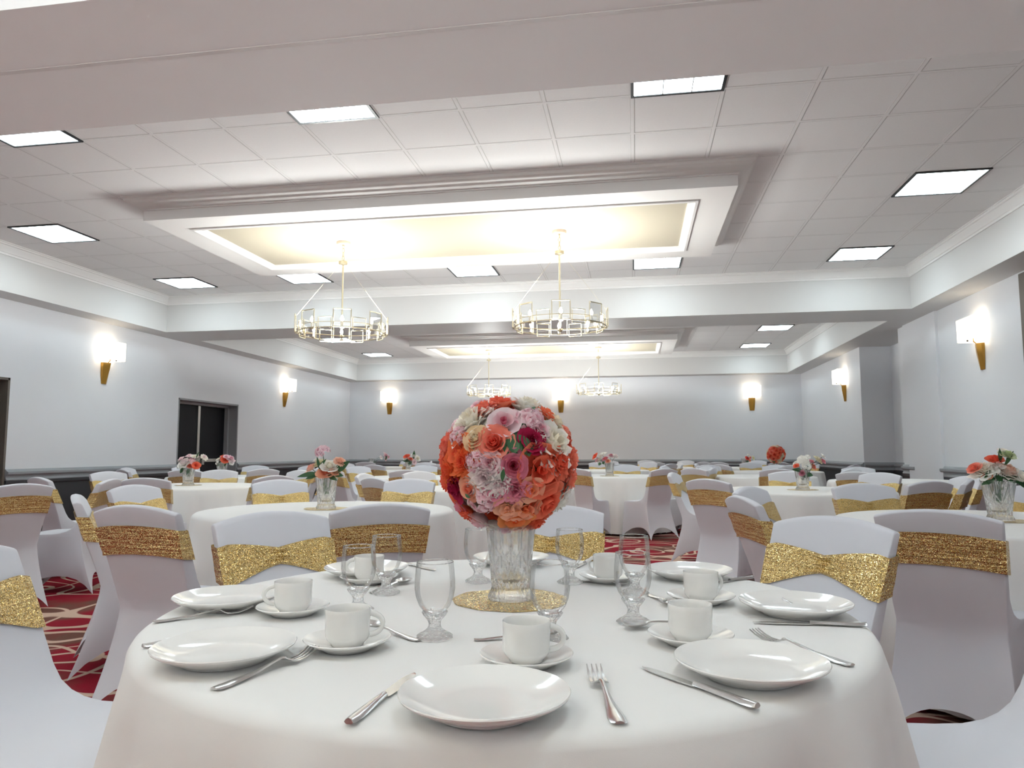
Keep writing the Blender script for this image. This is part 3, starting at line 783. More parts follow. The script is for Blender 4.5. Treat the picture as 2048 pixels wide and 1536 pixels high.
cup0 = thing('coffee_cup', 'x', 'cup', (0, 0, 0), 0, 'coffee cups on the set table')
link('cup_body', cb, cup0); link('handle', chd, cup0)
first = True
for k, (px, py, ha) in {'near': (1053, 1307, 12), 'neardoor': (695, 1277, 18), 'door': (586, 1212, 198), 'fardoor': (738, 1152, 185), 'farpil': (1216, 1150, 150), 'pil': (1402, 1190, 35), 'nearpil': (1381, 1267, 100)}.items():
    p = at(px, py, ZT+0.017)
    tag(link('saucer', sm, None, (p.x, p.y, ZT)), 'white saucer under the cup of the ' + SEAT[k], 'saucer', 'saucers on the set table')
    loc = (p.x, p.y, ZT+0.0068)
    cu = cup0 if first else dup(cup0, loc)
    first = False
    cu.location = loc; cu.rotation_euler = (0, 0, R_(ha)); cu['label'] = 'white coffee cup on its saucer at the ' + SEAT[k]
gb, gs, gr = goblet()
gl0 = thing('water_goblet', 'x', 'glass', (0, 0, 0), 0, 'water goblets on the set table')
link('bowl', gb, gl0); link('stem', gs, gl0); link('rim', gr, gl0)
first = True
for k, (px, py) in {'near': (1100, 1278), 'neardoor': (869, 1276), 'door': (716, 1222), 'fardoor': (772, 1187), 'far': (956, 1164), 'farpil': (1140, 1166), 'pil': (1270, 1188), 'nearpil': (1267, 1246)}.items():
    p = at(px, py, ZT)
    g = gl0 if first else dup(gl0, p)
    first = False
    g.location = (p.x, p.y, ZT); g['label'] = 'empty clear water goblet of the ' + SEAT[k]
# cutlery: outlines along +x from the handle end (x=0), width, height
def strip(mb, secs, th):
    # secs: (x, half width, z)
    rows = []
    for x, w, z in secs:
        rows.append([(x, -w, z+th*0.35), (x, -w*0.55, z), (x, w*0.55, z), (x, w, z+th*0.35), (x, w*0.6, z+th), (x, 0, z+th*1.25), (x, -w*0.6, z+th)])
    mb.grid(rows, True)
    n = 7; o = len(mb.v)
    mb.f.append(tuple(range(o-n, o))); mb.f.append(tuple(range(o-len(secs)*n, o-len(secs)*n+n))[::-1]); mb.m += [0, 0]
    return mb
def flat(mb, secs, th):
    rows = [[(x, -w, z), (x, w, z), (x, w, z+th), (x, -w, z+th)] for x, w, z in secs]
    mb.grid(rows, True); n = 4; o = len(mb.v)
    mb.f.append(tuple(range(o-n, o))); mb.f.append(tuple(range(o-len(secs)*n, o-len(secs)*n+n))[::-1]); mb.m += [0, 0]
    return mb
def knife_mesh():
    h = strip(MB(), [(0, 0.006, 0.0005), (0.004, 0.0085, 0), (0.02, 0.0095, 0), (0.045, 0.0085, 0.0005), (0.08, 0.0066, 0.001), (0.098, 0.0056, 0.001), (0.104, 0.006, 0.001)], 0.006).mesh('handle', 'cutlery_steel', 40)
    b_ = MB()
    rows = []
    for x, a, c_ in [(0.1, -0.005, 0.005), (0.108, -0.0075, 0.0065), (0.13, -0.009, 0.007), (0.17, -0.0092, 0.007), (0.19, -0.0085, 0.0055), (0.203, -0.006, 0.002), (0.209, -0.003, -0.001)]:
        rows.append([(x, a, 0.0018), (x, c_, 0.0014), (x, c_, 0.0034), (x, a, 0.0022)])
    b_.grid(rows, True); o = len(b_.v); b_.f.append(tuple(range(o-4, o))); b_.m.append(0)
    return h, b_.mesh('blade', 'cutlery_steel', 30)
def fork_mesh():
    h = strip(MB(), [(0, 0.006, 0.0005), (0.004, 0.010, 0), (0.02, 0.0108, 0), (0.04, 0.0088, 0.001), (0.07, 0.0055, 0.003), (0.1, 0.0036, 0.008), (0.118, 0.0034, 0.011), (0.126, 0.005, 0.010)], 0.0028).mesh('handle', 'cutlery_steel', 40)
    t = MB()
    flat(t, [(0.124, 0.0045, 0.0105), (0.13, 0.0095, 0.007), (0.136, 0.0118, 0.0045), (0.145, 0.0118, 0.003)], 0.0018)
    for k in range(4):
        y = -0.0096 + 0.0064*k
        rows = [[(x, y+dy, z), (x, y+dy+2*w, z), (x, y+dy+2*w, z+0.0016), (x, y+dy, z+0.0016)] for x, z, w, dy in [(0.144, 0.003, 0.0021, -0.0021), (0.16, 0.0036, 0.0018, -0.0018), (0.176, 0.008, 0.0014, -0.0014), (0.188, 0.0135, 0.0006, -0.0006)]]
        t.grid(rows, True); o = len(t.v); t.f.append(tuple(range(o-4, o))); t.m.append(0)
    return h, t.mesh('tines', 'cutlery_steel', 40)
def spoon_mesh():
    h = strip(MB(), [(0, 0.005, 0.0005), (0.004, 0.008, 0), (0.02, 0.0085, 0), (0.05, 0.0055, 0.002), (0.085, 0.0034, 0.006), (0.105, 0.0036, 0.0075), (0.112, 0.006, 0.0065)], 0.0026).mesh('handle', 'cutlery_steel', 40)
    b_ = MB(); rows = []
    for q in range(7):
        f = q/6
        rows.append([(0.134 + 0.027*f*math.cos(a) - 0.004*f*math.cos(2*a), 0.0165*f*math.sin(a), 0.0015 + 0.0075*f*f) for a in (2*PI*i/28 for i in range(28))])
    b_.grid(rows, True)
    rows2 = [[(x, y, z+0.0012) for x, y, z in r] for r in rows]
    b_.grid(rows2, True); b_.grid([rows[-1], rows2[-1]], True)
    return h, b_.mesh('spoon_bowl', 'cutlery_steel', 50)
def proto(name, label, cat, group, parts):
    t = thing(name, label, cat, (0, 0, 0), 0, group)
    for n, me in parts: link(n, me, t)
    return t
kh, kb = knife_mesh(); fh, ft = fork_mesh(); sh_, sb = spoon_mesh()
P_ = {'table_knife': proto('table_knife', 'x', 'knife', 'knives on the set table', [('handle', kh), ('blade', kb)]),
      'fork': proto('fork', 'x', 'fork', 'forks on the set table', [('handle', fh), ('tines', ft)]),
      'teaspoon': proto('teaspoon', 'x', 'spoon', 'teaspoons on the set table', [('handle', sh_), ('spoon_bowl', sb)])}
LEN = {'table_knife': 0.209, 'fork': 0.188, 'teaspoon': 0.158}
seen_ = set()
def cutlery(kind, handle, tip, seat, where, length=None):
    a, b_ = at(*handle, ZT), at(*tip, ZT)
    d = b_ - a
    ang = math.atan2(d.y, d.x)
    loc = (a.x, a.y, ZT+0.0004)
    o = P_[kind] if kind not in seen_ else dup(P_[kind], loc)
    seen_.add(kind)
    o.location = loc; o.rotation_euler = (0, 0, ang)
    s = (length or min(1.12, max(0.92, d.length/LEN[kind])))
    if length is None: o.scale = (s, s, s)
    o['label'] = 'silver %s %s, %s' % (kind.replace('_', ' '), where, SEAT[seat])
cutlery('table_knife', (697, 1450), (828, 1350), 'near', 'lying beside the plate')
cutlery('fork', (1240, 1450), (1180, 1336), 'near', 'tines up beside the plate')
cutlery('fork', (427, 1381), (652, 1302), 'neardoor', 'lying in front of the plate')
cutlery('table_knife', (285, 1296), (462, 1263), 'neardoor', 'half hidden under the plate rim')
cutlery('fork', (306, 1245), (505, 1224), 'door', 'lying in front of the plate')
cutlery('table_knife', (800, 1127), (868, 1141), 'fardoor', 'seen through the goblet')
cutlery('table_knife', (1188, 1117), (1149, 1138), 'far', 'beside the cup')
cutlery('table_knife', (1505, 1156), (1412, 1170), 'farpil', 'behind the cup')
cutlery('table_knife', (1733, 1253), (1506, 1247), 'pil', 'lying in front of the plate')
cutlery('fork', (1640, 1234), (1457, 1174), 'pil', 'mostly hidden under the plate')
cutlery('table_knife', (1515, 1418), (1283, 1337), 'nearpil', 'lying in front of the plate')
cutlery('fork', (1705, 1333), (1497, 1272), 'nearpil', 'behind the plate')
cutlery('teaspoon', (1392, 1242), (1234, 1262), 'nearpil', 'beside the saucer')
cutlery('teaspoon', (948, 1281), (1115, 1274), 'near', 'behind the saucer')
cutlery('teaspoon', (838, 1283), (690, 1243), 'neardoor', 'behind the saucer')
cutlery('teaspoon', (741, 1187), (832, 1160), 'fardoor', 'beside the goblet foot')
cutlery('teaspoon', (1158, 1162), (1230, 1170), 'farpil', 'before the saucer')
cutlery('teaspoon', (1298, 1190), (1340, 1212), 'pil', 'beside the cup')
# ------------------------------------------------------------------ flowers
CORAL, SALMON, PEACH = rgb('fd8a6c'), rgb('fda490'), rgb('fdc3a4')
ORANGE, MAG, PINK = rgb('fb8650'), rgb('c52a5a'), rgb('f2a9bd')
PALE, WHITE, CREAM, DEEP, ROSEP = rgb('fbe6ea'), rgb('fdfbf6'), rgb('fbf2de'), rgb('f4664f'), rgb('e58ea4')
def mixc(a, b_, f): return tuple(a[i]*(1-f)+b_[i]*f for i in range(3)) + (1.0,)
def petal(mb, rng, phi, rad, h0, h1, wid, lean, curl, c0, c1, M, ruff=0.0, nu=5, nv=5):
    vs, cs, fs = [], [], []
    j = [rng.uniform(-1, 1) for _ in range(8)]
    for iv in range(nv):
        v = iv/(nv-1)
        for iu in range(nu):
            u = -1 + 2*iu/(nu-1)
            w = wid*(0.3 + 0.7*math.sin(PI*(0.06 + 0.6*v)))
            ph = phi + u*w
            rr = rad*(0.12 + 0.88*(v**lean)) + curl*rad*max(0, v-0.6)*1.4
            rr *= 1 + ruff*0.10*math.sin(3*u+j[0]*3)*v - 0.13*u*u*v*v
            z = h0 + (h1-h0)*v - curl*abs(h1)*max(0, v-0.6)**2*2.2 - 0.16*abs(h1)*u*u*v*v + ruff*0.05*rad*math.sin(5*u+j[1]*6)*v
            vs.append(M @ Vector((rr*math.cos(ph), rr*math.sin(ph), z)))
            cs.append(mixc(c0, c1, min(1, v*1.05)))
    for iv in range(nv-1):
        for iu in range(nu-1):
            a = iv*nu+iu; fs.append((a, a+1, a+nu+1, a+nu))
    mb.add(vs, fs, cs)
def rose(rng, R, c_in, c_out, M, kind='rose'):
    mb = MB()
    if kind == 'rose':
        layers = [(3, 0.15, 0.1, 0.74, 1.5, 0.3, 0.0), (4, 0.28, 0.0, 0.74, 1.15, 0.32, 0.05), (5, 0.46, -0.05, 0.70, 0.95, 0.36, 0.15), (5, 0.66, -0.1, 0.60, 0.85, 0.42, 0.28), (6, 0.86, -0.2, 0.46, 0.74, 0.5, 0.42), (6, 1.02, -0.3, 0.26, 0.7, 0.6, 0.55)]
        ruff = 0.3
    elif kind == 'peony':
        layers = [(8, 0.26, 0.0, 0.78, 0.6, 0.35, 0.0), (10, 0.44, 0.0, 0.76, 0.52, 0.4, 0.1), (11, 0.62, -0.05, 0.68, 0.46, 0.45, 0.2), (11, 0.80, -0.1, 0.52, 0.44, 0.5, 0.35), (11, 0.94, -0.2, 0.34, 0.44, 0.55, 0.5), (9, 1.03, -0.3, 0.1, 0.5, 0.6, 0.6)]
        ruff = 1.6
    else:                                           # open bloom with few broad petals
        layers = [(4, 0.22, 0.0, 0.5, 1.0, 0.4, 0.0), (5, 0.6, -0.05, 0.56, 0.85, 0.5, 0.25), (6, 1.03, -0.2, 0.34, 0.72, 0.6, 0.4)]
        ruff = 0.6
    nL = len(layers); ph = rng.uniform(0, 6)
    for li, (n, rad, h0, h1, wid, lean, curl) in enumerate(layers):
        f = li/(nL-1)
        ca, cb_ = mixc(c_in, c_out, f*0.8), mixc(c_in, c_out, min(1, 0.25+f))
        for k in range(n):
            petal(mb, rng, ph + 2*PI*k/n + rng.uniform(-0.15, 0.15), R*rad*rng.uniform(0.92, 1.08), R*h0, R*h1*rng.uniform(0.9, 1.1), wid, lean, curl*rng.uniform(0.7, 1.3), ca, cb_, M, ruff)
        ph += 0.7
    return mb
def cluster(rng, R, c_in, c_out, M):
    mb = MB()
    for q in range(26):
        z = rng.uniform(0.0, 1); a = rng.uniform(0, 2*PI); r = math.sqrt(1-z*z)
        d = Vector((r*math.cos(a), r*math.sin(a), z*0.75))
        p = d*R*0.85
        B = d.to_track_quat('Z', 'Y').to_matrix().to_4x4()
        MM = M @ Matrix.Translation(p) @ B
        for k in range(4):
            petal(mb, rng, k*PI/2 + rng.uniform(-.2, .2), R*0.34, 0, R*0.1, 0.75, 0.8, 0.3, c_in, c_out, MM, 0.2, 3, 3)
    return mb
def leaf(L, W, M, bend=0.3):
    rows = []
    for i in range(9):
        v = i/8; w = W*math.sin(PI*v**0.85)**0.9 if 0 < v < 1 else 0.0005
        rows.append([M @ Vector((u*w, v*L, -bend*L*v*v + 0.25*abs(u)*w)) for u in (-1, -0.5, 0, 0.5, 1)])
    return MB().grid(rows)
def axis_mat(p, d, spin):
    return Matrix.Translation(p) @ Vector(d).to_track_quat('Z', 'Y').to_matrix().to_4x4() @ Matrix.Rotation(spin, 4, 'Z')
FN = {'rose': 'rose', 'peony': 'peony', 'open': 'lily', 'cluster': 'hydrangea'}
def add_flower(parent, rng, kind, p, d, R, ci, co):
    M = axis_mat(Vector((0, 0, 0)), d, rng.uniform(0, 6))
    mb = cluster(rng, R, ci, co, M) if kind == 'cluster' else rose(rng, R, ci, co, M, kind)
    o = obj(FN[kind], mb, 'petal', parent, loc=p, smooth=70, tint=True, fix=False)
    return o
def add_leaf(parent, p, d, L, W, spin=0.0, bend=0.3):
    # leaf grows along d
    q = Vector(d).to_track_quat('Y', 'Z').to_matrix().to_4x4() @ Matrix.Rotation(spin, 4, 'Y')
    return obj('leaf', leaf(L, W, q, bend), 'leaf_green', parent, loc=p, smooth=60)
# the big flower ball on the set table
BC = Vector((-0.303, 1.745, 1.083)); BR = 0.170
cam = Vector((0, 0, H))
ball = thing('flower_ball', 'big round bouquet of coral, pink and white flowers in the crystal vase', 'bouquet', BC)
rng = random.Random(7)
obj('foam_core', MB().lathe([(0.0, -0.115)] + [(0.115*math.cos(a), 0.115*math.sin(a)) for a in (PI*k/12 - PI/2 for k in range(1, 12))] + [(0.0, 0.115)], 24), 'leaf_green', ball)
FL = [  # pixel, size in pixels, kind, inner, outer
 (990, 889, 31, 'rose', DEEP, SALMON), (1060, 886, 24, 'rose', rgb('8e1236'), MAG), (946, 847, 39, 'peony', CREAM, WHITE), (1000, 810, 34, 'open', DEEP, CORAL),
 (1057, 812, 33, 'peony', CREAM, WHITE), (1098, 822, 28, 'rose', ORANGE, CORAL), (1008, 850, 31, 'open', MAG, PALE), (1056, 845, 33, 'cluster', PINK, PALE),
 (1101, 888, 42, 'peony', CREAM, WHITE), (1101, 850, 28, 'peony', CREAM, rgb('f4edd8')), (1130, 868, 27, 'cluster', CORAL, SALMON), (1138, 917, 33, 'peony', SALMON, CORAL),
 (1142, 958, 30, 'peony', CORAL, SALMON), (900, 890, 34, 'peony', DEEP, SALMON), (922, 908, 34, 'open', DEEP, ORANGE), (890, 922, 26, 'rose', DEEP, CORAL),
 (908, 942, 26, 'peony', DEEP, ORANGE), (957, 881, 22, 'rose', CREAM, rgb('f2d9b0')), (957, 924, 25, 'cluster', ROSEP, PALE), (983, 926, 19, 'rose', ROSEP, PALE),
 (974, 952, 30, 'peony', PALE, WHITE), (1026, 931, 24, 'rose', MAG, ROSEP), (1029, 975, 22, 'peony', ROSEP, PINK), (1078, 940, 44, 'open', DEEP, CORAL),
 (919, 973, 23, 'rose', rgb('8e1236'), MAG), (947, 973, 23, 'rose', DEEP, PEACH), (889, 966, 26, 'peony', DEEP, CORAL), (966, 996, 32, 'cluster', PINK, PALE),
 (992, 982, 20, 'open', MAG, PINK), (1058, 974, 22, 'open', ORANGE, PEACH), (1086, 999, 36, 'rose', DEEP, CORAL), (1119, 1000, 32, 'peony', WHITE, WHITE),
 (928, 1008, 24, 'rose', ROSEP, PINK), (905, 998, 27, 'open', ORANGE, CORAL), (1029, 1030, 30, 'open', rgb('f05a28'), rgb('f89a5e')), (1014, 1008, 24, 'open', PEACH, PEACH),
 (990, 1042, 27, 'open', CREAM, WHITE), (954, 1043, 30, 'rose', ROSEP, PALE), (928, 1032, 24, 'peony', DEEP, CORAL), (1064, 1034, 28, 'peony', DEEP, CORAL),
 (1094, 1034, 26, 'open', SALMON, CORAL), (1008, 1056, 18, 'rose', PINK, PINK), (1143, 996, 24, 'peony', WHITE, WHITE),
 (973, 826, 24, 'peony', CORAL, SALMON), (1000, 965, 20, 'peony', PALE, WHITE), (925, 875, 22, 'cluster', PINK, PALE), (1108, 925, 30, 'peony', DEEP, CORAL), (1048, 1010, 26, 'open', ORANGE, PEACH), (1123, 975, 26, 'open', DEEP, CORAL), (935, 925, 22, 'peony', DEEP, ORANGE), (1075, 866, 18, 'rose', ROSEP, PALE)]
def on_ball(px, py, r):
    d = ray(px, py).normalized(); oc = cam - BC
    b_ = oc.dot(d); c_ = oc.length_squared - r*r; q = b_*b_ - c_
    if q < 0:
        p = cam + d*(-b_); n = (p - BC).normalized(); return BC + n*r, n
    p = cam + d*(-b_ - math.sqrt(q)); return p, (p-BC).normalized()
dirs = []
for px, py, s, kind, ci, co in FL:
    p, n = on_ball(px, py, 0.138)
    R = s/F*1.72*1.0
    dirs.append(n)
    add_flower(ball, rng, kind, n*(0.160 - R*0.55), n, R, ci, co)
# the side turned away
gold = PI*(3-math.sqrt(5))
pal = [(DEEP, CORAL, 'peony'), (CREAM, WHITE, 'peony'), (DEEP, SALMON, 'rose'), (PINK, PALE, 'cluster'), (ORANGE, CORAL, 'open')]
for k in range(80):
    z = 1 - 2*(k+0.5)/80; r = math.sqrt(1-z*z); n = Vector((r*math.cos(k*gold), r*math.sin(k*gold), z))
    if any(n.angle(d) < 0.25 for d in dirs) or n.dot((cam-BC).normalized()) > 0.05: continue
    ci, co, kind = pal[rng.randrange(5)]
    dirs.append(n)
    add_flower(ball, rng, kind, n*(0.162-0.022), n, 0.036, ci, co)
for px, py, qx, qy, W in ((1030, 868, 1044, 916, 0.026), (1024, 876, 1018, 914, 0.02), (1046, 876, 1060, 912, 0.018), (1007, 938, 1004, 964, 0.005), (1060, 825, 1072, 811, 0.005), (930, 988, 940, 996, 0.005)):
    p, n = on_ball(px, py, 0.152 if W > 0.015 else 0.162); q, n2 = on_ball(qx, qy, 0.156 if W > 0.015 else 0.166)
    Y = (q-p).normalized(); X = Y.cross(n).normalized(); Z = X.cross(Y)
    m3 = Matrix((X, Y, Z)).transposed().to_4x4()
    obj('leaf', leaf((q-p).length, W, m3, 0.1), 'leaf_green', ball, loc=p-BC, smooth=60)
# ------------------------------------------------------------------ vases
def vase_mesh(name, h, r0, r1, cut, foot=True, scallop=0.0):
    N = 168
    prof = [(r0*1.06, 0.0), (r0*1.08, 0.006), (r0*0.98, 0.016), (r0*0.9, 0.026), (r0*0.93, 0.036)]
    K = 72
    for k in range(K+1):
        u = k/K; prof.append((r0*0.95 + (r1-r0*0.95)*u**1.3, 0.04 + (h-0.04)*u))
    def rad(r, z, a):
        if z < 0.03: return r*(1+0.02*math.cos(24*a))
        z0 = 0.45*h
        n = 7
        al = (((a*n/(2*PI)) % 1.0) - 0.5)*2*PI/n*r          # across one cut panel
        g = 0.0
        if z < z0:
            d1 = abs(math.sin(9*a + z*85)); d2 = abs(math.sin(9*a - z*85))
            g = max(1-2.2*d1, 1-2.2*d2, 0)
        elif z < h*0.94:
            ph_ = math.atan2(al, z - z0 + 0.006)
            if abs(ph_) < 1.25: g = max(0, 1 - 1.8*abs(math.sin(6*ph_)))*min(1, (z-z0)/0.012)
            g = max(g, 1 - abs(abs(al) - PI/n*r)/0.0022)
        return r - 0.0048*max(0, g)
    rows = []
    for r, z in prof:
        rows.append([(rad(r, z, a)*math.cos(a), rad(r, z, a)*math.sin(a), z + (scallop*math.cos(10*a)*max(0, (z/h-0.9))*10 if scallop else 0)) for a in (2*PI*k/N for k in range(N))])
    inn = [(r1-0.005, h-0.001), (r1-0.008, h*0.9), (r0*0.86, h*0.4), (r0*0.8, 0.05), (r0*0.5, 0.04), (0.002, 0.038)]
    for r, z in inn:
        rows.append([(r*math.cos(a), r*math.sin(a), z) for a in (2*PI*k/N for k in range(N))])
    mb = MB().grid(rows, True)
    mb.f.append(tuple(range(N))[::-1]); mb.m.append(0); o = len(mb.v); mb.f.append(tuple(range(o-N, o))); mb.m.append(0)
    return mb.mesh(name, 'cut_crystal', 25)
vA = vase_mesh('vase', 0.175, 0.050, 0.060, 10)
vB = vase_mesh('vase', 0.195, 0.058, 0.080, 10, scallop=0.006)
vC = vase_mesh('vase', 0.185, 0.056, 0.068, 10)
def doily_mesh(r, seed):
    rg = random.Random(seed); n = 96
    ph = [rg.uniform(0, 6) for _ in range(4)]
    rows = []
    for q, z in ((0.01, 0.0022), (0.5, 0.0022), (0.93, 0.0022), (1.0, 0.0015), (1.0, 0.0)):
        rows.append([(r*q*(1+0.02*math.sin(3*a+ph[0])+0.012*math.sin(11*a+ph[1]))*math.cos(a), r*q*(1+0.02*math.sin(3*a+ph[0])+0.012*math.sin(11*a+ph[1]))*math.sin(a), z + (0.0012*math.sin(5*a+ph[2]) if q > 0.9 and z > 0.001 else 0)) for a in (2*PI*k/n for k in range(n))])
    m = MB().grid(rows, True); m.f.append(tuple(range(n))); m.m.append(0)
    return m.mesh('doily', 'doily_sequin', 40)
dm = doily_mesh(0.135, 4)
def centre(key, xy, vm, vl, z_extra=0.0):
    x, y = xy
    d = link('doily', dm, None, (x, y, ZT), (0, 0, x*3)); tag(d, 'round gold sequin doily under the vase of ' + TABLES[key][1], 'doily', 'gold doilies')
    v = link('vase', vm, None, (x, y, ZT+0.0035), (0, 0, y)); tag(v, vl, 'vase', 'crystal vases')
    return Vector((x, y, ZT+0.0035))
centre('set', (-0.296, 1.745), vA, 'cut crystal vase carrying the big flower ball')
# the peach bouquet (children in pixels of the photograph)
def bouquet(key, name, label, base, vh, items, leaves, seed):
    root = thing('flower_arrangement', label, 'bouquet', (base.x, base.y, base.z+vh))
    rg = random.Random(seed)
    O = Vector((base.x, base.y, base.z+vh))
    dep = (base - cam).length
    for (px, py, s, kind, ci, co) in items:
        r = ray(px, py); t_ = O.y/r.y
        p = cam + r*t_ - O
        p.y += rg.uniform(-0.05, 0.02)
        d = (p + Vector((0, -0.05, 0.06))).normalized()
        add_flower(root, rg, kind, p, d, 0.9*s/F*dep, ci, co)
        if kind != 'cluster' or True:
            obj('flower_stem', MB().tube([p*0.97, p*0.5 + Vector((0, 0, -0.01)), Vector((p.x*0.15, p.y*0.15, -vh*0.55))], 0.0022, 5), 'leaf_green', root)
    for (px, py, qx, qy, w) in leaves:
        r = ray(px, py); p = cam + r*(O.y/r.y) - O; r = ray(qx, qy); q = cam + r*(O.y/r.y) - O
        d = q - p; d.y -= 0.02
        Y = d.normalized(); n = (Vector((0, -1, 0.35)) + Vector((rg.uniform(-.4, .4), 0, 0))).normalized()
        X = Y.cross(n).normalized(); Z = X.cross(Y)
        obj('leaf', leaf(d.length*1.12, w*0.75, Matrix((X, Y, Z)).transposed().to_4x4(), 0.12), 'leaf_green', root, loc=p + Vector((0, -0.03, 0)), smooth=60)
    return root
b2 = centre('peach', (-1.885, 4.30), vC, 'cut crystal vase holding the leafy peach bouquet')
bouquet('peach', '', 'mixed bouquet with pink ball flower on top and dark leaves, in its vase', b2, 0.185, [
 (650, 904, 17, 'cluster', rgb('b0507a'), PALE), (640, 928, 13, 'peony', CREAM, rgb('f1ecc9')), (664, 934, 16, 'rose', CREAM, WHITE), (655, 946, 18, 'rose', DEEP, PEACH),
 (624, 937, 12, 'rose', SALMON, rgb('fcd6c2')), (684, 924, 11, 'peony', PEACH, rgb('fcd6c2')), (632, 921, 8, 'open', CREAM, WHITE), (675, 944, 9, 'rose', CREAM, PEACH)],
 [(640, 946, 604, 951, 0.022), (638, 950, 620, 956, 0.018), (676, 944, 701, 924, 0.03), (672, 948, 690, 950, 0.02), (642, 938, 656, 920, 0.015), (660, 950, 678, 958, 0.02), (645, 940, 640, 916, 0.014)], 3)
b3 = centre('rose', (1.80, 4.06), vB, 'wide scalloped crystal vase holding the white roses')
bouquet('rose', '', 'bouquet of big white roses with a coral bloom, in its scalloped vase', b3, 0.195, [
 (1967, 943, 18, 'peony', CREAM, WHITE), (2011, 946, 20, 'peony', PEACH, WHITE), (1986, 921, 13, 'rose', DEEP, CORAL), (1992, 934, 9, 'open', WHITE, WHITE), (2003, 903, 9, 'open', CREAM, WHITE), (2008, 911, 11, 'peony', rgb('c9d79a'), rgb('e9efd2')), (1949, 937, 11, 'rose', CORAL, SALMON), (1970, 952, 8, 'rose', CORAL, PEACH), (2034, 955, 13, 'open', CREAM, WHITE), (1985, 950, 10, 'open', WHITE, WHITE)],
 [(1985, 955, 1958, 966, 0.02), (1985, 950, 1995, 964, 0.025), (2000, 955, 2040, 962, 0.025), (2020, 955, 2062, 982, 0.03), (1975, 955, 1968, 966, 0.02), (2005, 930, 2015, 905, 0.012), (1995, 925, 1990, 900, 0.012), (1975, 940, 1962, 955, 0.016)], 5)
b4 = centre('pale', (-4.66, 7.10), vC, 'cut crystal vase holding the pale pink bouquet')
bouquet('pale', '', 'pale pink round blooms with one coral flower, in its vase before the door', b4, 0.185, [
 (374, 927, 11, 'peony', PALE, WHITE), (361, 930, 8, 'rose', PALE, WHITE), (378, 913, 7, 'rose', PALE, PALE), (388, 923, 8, 'cluster', ROSEP, PALE), (397, 931, 7, 'rose', DEEP, CORAL), (366, 918, 6, 'rose', PALE, PALE), (392, 914, 6, 'open', CREAM, WHITE), (408, 915, 6, 'peony', PALE, WHITE), (384, 932, 6, 'rose', DEEP, SALMON)],
 [(372, 935, 366, 945, 0.03), (384, 936, 380, 946, 0.03), (396, 918, 402, 905, 0.02)], 8)
b5 = centre('door', (-5.86, 9.72), vB, 'cut crystal vase by the double door holding a coral bouquet')
bouquet('door', '', 'coral and white bouquet standing in front of the black double door', b5, 0.195, [
 (451, 920, 8, 'rose', DEEP, CORAL), (446, 914, 6, 'rose', CORAL, SALMON), (460, 918, 7, 'peony', PINK, PALE), (437, 919, 5, 'open', CREAM, WHITE), (438, 926, 4, 'open', CREAM, WHITE), (463, 925, 5, 'peony', PALE, WHITE), (455, 914, 5, 'rose', PINK, PALE)],
 [(443, 925, 438, 932, 0.03), (456, 926, 452, 932, 0.03)], 9)
b7 = centre('spray', (1.49, 7.0), vC, 'cut crystal vase holding the loose white spray')
bouquet('spray', '', 'loose white spray bouquet with coral and pink roses, in its vase', b7, 0.185, [
 (1605, 921, 12, 'cluster', WHITE, WHITE), (1596, 930, 10, 'cluster', WHITE, WHITE), (1612, 932, 10, 'cluster', WHITE, WHITE), (1635, 920, 8, 'peony', CREAM, rgb('f4f0d8')), (1626, 934, 8, 'rose', DEEP, SALMON), (1624, 924, 6, 'rose', CORAL, PINK), (1645, 923, 6, 'rose', CORAL, PINK), (1645, 913, 6, 'open', WHITE, WHITE), (1591, 932, 5, 'rose', CORAL, CORAL), (1602, 946, 5, 'rose', MAG, ROSEP), (1616, 914, 6, 'cluster', WHITE, WHITE)],
 [(1605, 942, 1585, 938, 0.025), (1610, 940, 1612, 930, 0.02), (1610, 948, 1622, 950, 0.03), (1600, 946, 1608, 954, 0.02)], 12)
b8 = centre('twin', (-0.36, 10.5), vC, 'clear vase holding the red and white bouquet')
bouquet('twin', '', 'wide bouquet of red, cream and pink flowers beyond the flower ball', b8, 0.185, [
 (1191, 913, 7, 'rose', DEEP, CORAL), (1205, 910, 7, 'peony', WHITE, WHITE), (1199, 920, 6, 'peony', CREAM, WHITE), (1211, 918, 6, 'rose', CORAL, PINK), (1222, 912, 6, 'peony', MAG, PALE), (1216, 923, 5, 'rose', SALMON, PEACH), (1231, 913, 6, 'peony', PALE, WHITE), (1194, 921, 5, 'rose', PINK, PALE)],
 [(1205, 924, 1208, 928, 0.03), (1202, 925, 1198, 930, 0.03)], 13)
b9 = centre('dark', (-4.14, 13.1), vC, 'cut crystal vase holding the bouquet with one tall dark leaf')
bouquet('dark', '', 'small bouquet of orange and white flowers with one tall dark leaf', b9, 0.185, [
 (815, 913, 6, 'rose', DEEP, CORAL), (820, 919, 6, 'rose', CORAL, SALMON), (828, 911, 5, 'peony', WHITE, WHITE), (836, 917, 6, 'peony', CREAM, WHITE), (812, 918, 4, 'open', CREAM, WHITE), (830, 924, 5, 'rose', PALE, PALE)],
 [(822, 922, 808, 921, 0.04), (828, 918, 830, 903, 0.035), (824, 925, 818, 927, 0.04)], 14)
b10 = centre('corner', (-6.05, 16.3), vC, 'small clear vase in the far corner')
bouquet('corner', '', 'small pale pink bouquet in the far corner', b10, 0.185, [
 (770, 912, 6, 'peony', PINK, PALE), (763, 915, 4, 'open', PALE, WHITE), (776, 914, 4, 'rose', ROSEP, PALE), (770, 918, 4, 'rose', DEEP, PALE)], [(772, 920, 775, 912, 0.03)], 15)
b12 = centre('tiny', (2.32, 16.4), vC, 'small clear vase under the tiny red bouquet')
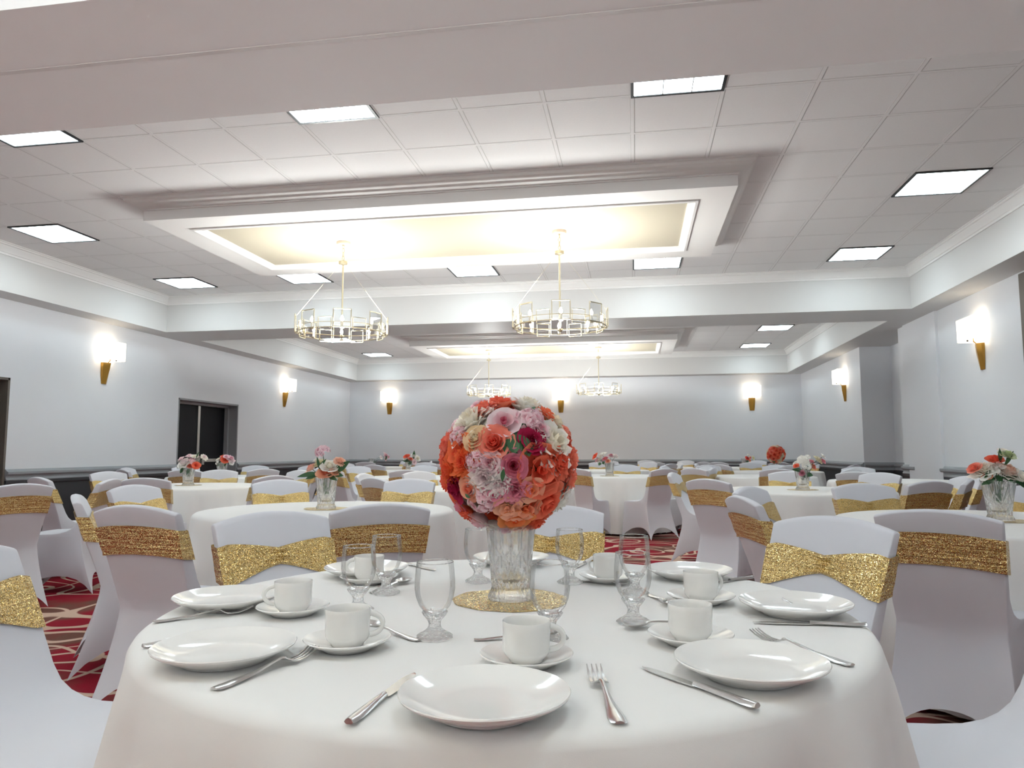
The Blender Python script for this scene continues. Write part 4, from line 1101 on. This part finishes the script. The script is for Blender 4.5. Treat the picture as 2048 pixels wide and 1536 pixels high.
bouquet('tiny', '', 'tiny bouquet of red and cream flowers beside the coral flower ball', b12, 0.185, [
 (1494, 917, 4, 'rose', MAG, DEEP), (1500, 915, 4, 'rose', DEEP, SALMON), (1497, 911, 3, 'peony', CREAM, WHITE), (1506, 916, 4, 'peony', CREAM, rgb('eef0d0')), (1499, 921, 4, 'rose', DEEP, PEACH)], [(1497, 922, 1492, 924, 0.03)], 16)
# the coral flower ball near the rear wall
b11 = centre('ball', (2.42, 13.35), vA, 'cut crystal vase carrying the coral flower ball near the rear wall')
r = ray(1537, 909); pc = cam + r*(13.35/r.y)
ball2 = thing('flower_ball', 'round coral and cream flower ball standing near the rear wall', 'bouquet', (b11.x, b11.y, pc.z))
rg = random.Random(21)
obj('foam_core', MB().lathe([(0.0, -0.12)] + [(0.12*math.cos(a), 0.12*math.sin(a)) for a in (PI*k/10 - PI/2 for k in range(1, 10))] + [(0.0, 0.12)], 16), 'leaf_green', ball2)
for k in range(56):
    z = 1 - 2*(k+0.5)/56; rr = math.sqrt(1-z*z); n = Vector((rr*math.cos(k*gold), rr*math.sin(k*gold), z))
    ci, co, kind = [(DEEP, CORAL, 'peony'), (DEEP, SALMON, 'rose'), (CREAM, rgb('f3e6cf'), 'peony'), (ORANGE, SALMON, 'open'), (DEEP, CORAL, 'rose')][rg.randrange(5)]
    add_flower(ball2, rg, kind, n*0.135, n, 0.040, ci, co)
add_leaf(ball2, (-0.08, -0.12, -0.11), (0.3, -0.8, -0.2), 0.07, 0.03)
bpy.data.objects.remove(bpy.data.objects.new('tmp', None))
# ------------------------------------------------------------------ camera, world, view
cd = bpy.data.cameras.new('camera'); co_ = bpy.data.objects.new('camera', cd); C.objects.link(co_)
M = Matrix.Identity(4)
for i in range(3):
    M[i][0] = Rm[i][0]; M[i][1] = -Rm[i][1]; M[i][2] = -Rm[i][2]
M[0][3], M[1][3], M[2][3] = 0, 0, H
co_.matrix_world = M
cd.sensor_width = 36; cd.lens = 36*F/2048; cd.clip_start = 0.02
sc = bpy.context.scene
sc.camera = co_
w = bpy.data.worlds.new('World'); sc.world = w; w.use_nodes = True
w.node_tree.nodes['Background'].inputs['Color'].default_value = (0.6, 0.62, 0.66, 1)
w.node_tree.nodes['Background'].inputs['Strength'].default_value = 0.05
vs = sc.view_settings
vs.view_transform = 'Standard'; vs.look = 'None'; vs.gamma = 1.0; vs.use_curve_mapping = False
vs.exposure = 1.42
sc.cycles.sample_clamp_indirect = 6.0
sc.cycles.adaptive_threshold = 0.15
sc.cycles.max_bounces = 8
sc.cycles.glossy_bounces = 3
sc.cycles.transmission_bounces = 6
